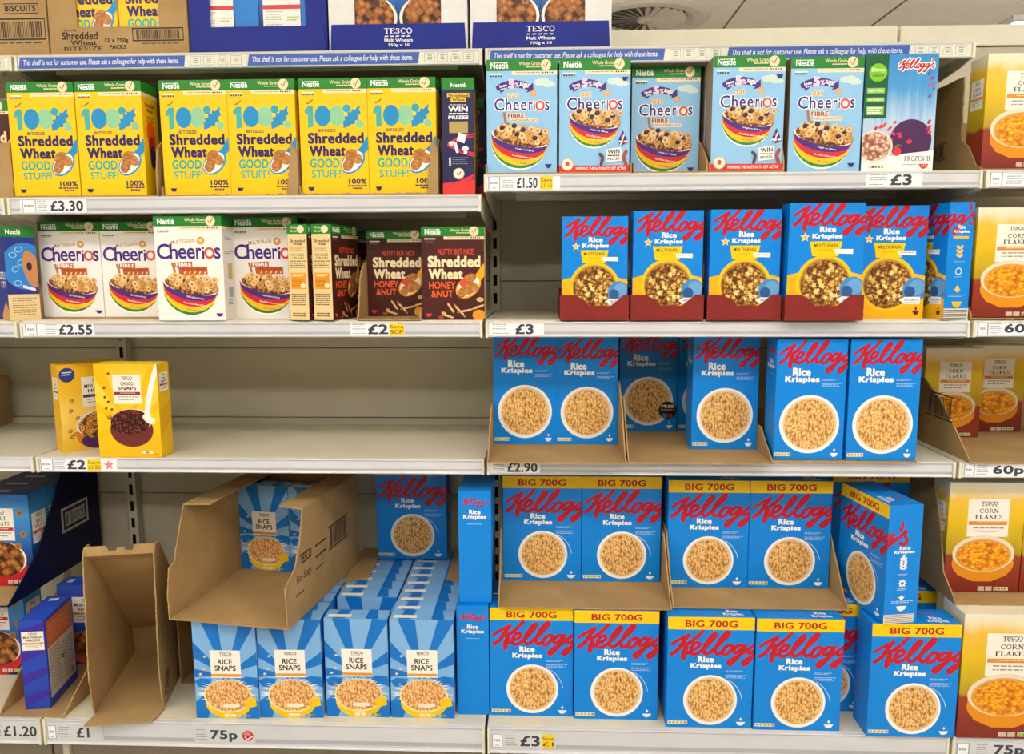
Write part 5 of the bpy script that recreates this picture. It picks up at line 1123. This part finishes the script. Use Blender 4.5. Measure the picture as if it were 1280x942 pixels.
# ------------------------------------------------------------------ price tickets and notices on the shelf edges
def plate(name, lv, x0, x1, label, cat, h, draw, dz=.002, m='#eceef2', group=None):
    z, zd, yf, hr = LV[lv]
    a = Art(x1-x0, h, .0012); mb = MB(); mb.box(-a.W/2, a.W/2, 0, .0012, 0, h, m); a.main = mb.mesh('card'); a.flap = None
    draw(a)
    e = empty(name, ((x0+x1)/2, yf-.0018, z-hr+dz), 0, label, cat, group)
    assemble([('card' if n == 'carton' else n, me) for n, me in a.done()], e)
def ticket(lv, x0, x1, label, items, h=.029, dz=.002, m='#eceef2'):
    w = x1-x0; f = lambda x: (x-x0)/w
    def draw(a):
        for it in items:
            k, p, q = it[0], f(it[1]), f(it[2])
            if k == 'code':
                a.rect('barcode', '#8a90a0', p, .04, q, .96); a.rect('barcode', '#f0f2f6', p+.012, .07, q-.012, .93); a.bars('barcode', '#3a3e48', p+.03, .4, q-.03, .55, 12); a.micro('barcode', '#3a3e48', p+.05, .8, q-.05, .88, 1)
            elif k == 'fine': a.micro('small_print', '#7a808c', p, .12, q, .92, 5, seed=int(x0*100)+3, fill=.3)
            elif k == 'price': a.text('price_text', '#3a3f4c', it[3], p, .12, q, .86, .035)
            elif k == 'pence': a.text('price_text', '#3a3f4c', it[3], p, .14, q, .96, .035)
            elif k == 'save':
                a.rect('saving_panel', '#f4cb1c', p, .0, q, 1); a.text('saving_text', '#4a4230', 'Save', p+.012, .18, q-.012, .42, .008); a.text('saving_text', '#4a4230', it[3], p+.014, .54, q-.014, .82, .008)
            elif k == 'star':
                a.rect('star_panel', '#f2f0f2', p, 0, q, 1); cu, cv = (p+q)/2, .5; r = .0125
                a.raw('star_mark', '#e2848e', [a._m([(r*(1 if i % 2 == 0 else .42)*math.cos(PI/2+i*PI/5+.1), r*(1 if i % 2 == 0 else .42)*math.sin(PI/2+i*PI/5+.1)) for i in range(10)], cu, cv, 'F')])
            elif k == 'tick':
                a.ell('tick_mark', '#c8282e', (p+q)/2, .5, .0125); a.micro('tick_mark', '#f2d8d8', p+.03, .2, q-.03, .5, 3, fill=.4); a.stroke('tick_mark', '#ffffff', [(p+.05, .6), (p+.08, .78), (q-.02, .55)], .0013, smooth=False)
    plate('price_ticket', lv, x0, x1, label, 'price ticket', h, draw, dz, m)
ticket('A', .03, .172, 'white price ticket reading £3.30 under the yellow boxes', [('code', .035, .064), ('fine', .067, .09), ('price', .095, .165, '£3.30')])
ticket('A1', 1.009, 1.158, 'white ticket reading £1.50 with a pale yellow saving panel', [('code', 1.012, 1.036), ('fine', 1.041, 1.065), ('price', 1.07, 1.112, '£1.50'), ('save', 1.117, 1.143, '£1.10')])
ticket('A1', 1.77, 1.88, 'white ticket reading £3 under the film themed box', [('fine', 1.775, 1.81), ('price', 1.817, 1.859, '£3')])
ticket('A1', 2.0095, 2.2, 'white ticket at the right edge of the upper shelf', [('code', 2.011, 2.036), ('fine', 2.044, 2.078), ('price', 2.09, 2.14, '60p')])
ticket('B', .0095, .166, 'white price ticket reading £2.55 under the white hoop boxes', [('code', .014, .04), ('fine', .058, .083), ('price', .088, .161, '£2.55')])
ticket('B', .718, .832, 'white ticket reading £2 with yellow Save 50P panel', [('fine', .722, .75), ('price', .755, .798, '£2'), ('save', .80, .832, '50P')])
ticket('B', 1.0105, 1.126, 'white ticket reading £3 on the second shelf edge', [('fine', 1.018, 1.052), ('price', 1.066, 1.104, '£3')])
ticket('B', 2.01, 2.2, 'white ticket reading 60p, second shelf at the right edge', [('code', 2.012, 2.034), ('fine', 2.038, 2.06), ('pence', 2.066, 2.128, '60p')])
ticket('C', .0105, .185, 'white ticket reading £2 with yellow panel and pink star', [('code', .012, .041), ('fine', .044, .069), ('price', .073, .115, '£2'), ('save', .118, .149, '£1.20'), ('star', .151, .183)])
ticket('C', 1.01, 1.118, 'white ticket reading £2.90 under the torn brown tray', [('fine', 1.016, 1.044), ('price', 1.047, 1.112, '£2.90')])
ticket('C', 2.012, 2.2, 'white ticket reading 60p, third shelf at the right edge', [('code', 2.014, 2.036), ('fine', 2.041, 2.066), ('pence', 2.074, 2.138, '60p')])
ticket('D', -.16, -.0105, 'grey ticket reading £1.20 at the left edge of the base shelf', [('fine', -.12, -.093), ('price', -.089, -.013, '£1.20')], .034, .013, '#d0d2d4')
ticket('D', .0105, .14, 'grey ticket reading £1 in front of the tall empty box', [('code', .012, .032), ('fine', .036, .062), ('price', .079, .108, '£1')], .034, .013, '#d0d2d4')
ticket('D', .349, .485, 'grey ticket reading 75p with a round red tick', [('fine', .351, .376), ('pence', .384, .445, '75p'), ('tick', .456, .481)], .034, .013, '#d0d2d4')
ticket('D', 1.0105, 1.153, 'grey ticket reading £3 with yellow Save £1 panel', [('code', 1.013, 1.036), ('fine', 1.042, 1.068), ('price', 1.075, 1.118, '£3'), ('save', 1.122, 1.15, '£1')], .034, .013, '#d0d2d4')
ticket('D', 2.0105, 2.2, 'grey ticket reading 75p, base shelf at the right edge', [('code', 2.013, 2.04), ('fine', 2.055, 2.08), ('pence', 2.091, 2.155, '75p')], .034, .013, '#d0d2d4')
def notice(x0, xm, x1, label):
    def draw(a):
        k = (xm-x0)/(x1-x0); w = x1-x0
        a.poly('blue_band', '#4060b0', [(.01, 0), (k, 0), (k-.008, 1), (.0, 1)])
        a.text('notice_text', '#f2f4fa', 'This shelf is not for customer use. Please ask a colleague for help with these items.', .022, .26, k-.03, .76, .004, .15)
        for i in range(4):
            u = k+.02+i*(1-k-.03)/4; q = (1-k-.03)/4*.78
            P = [(u, .18), (u+q, .18), (u+q, .8), (u, .8)] if i != 2 else [(u+q*.3, .12), (u+q*.7, .12), (u+q, .8), (u, .8)]
            for (p0, p1) in zip(P, P[1:]+P[:1]): a.stroke('weight_symbols', '#9a9a94', [p0, p1], .0004, smooth=False)
            a.micro('weight_symbols', '#8a8a86', u+q*.3, .3, u+q*.75, .72, 3, seed=i, fill=.5)
    plate('shelf_notice', 'T', x0, x1, label, 'notice strip', .0285, draw, .001, '#e2e2d2', 'notice strips on the top shelf edge')
notice(.0105, .372, .502, 'blue notice strip on the top shelf edge, first from the left'); notice(.503, .867, .9895, 'blue notice strip on the top shelf edge, below the white and navy case')
notice(1.0105, 1.374, 1.497, 'blue notice strip on the top shelf edge, over the first oat boxes'); notice(1.4985, 1.868, 1.9895, 'blue notice strip on the top shelf edge, rightmost')
notice(-.5, -.13, -.0105, 'notice strip at the left edge below the biscuits case')
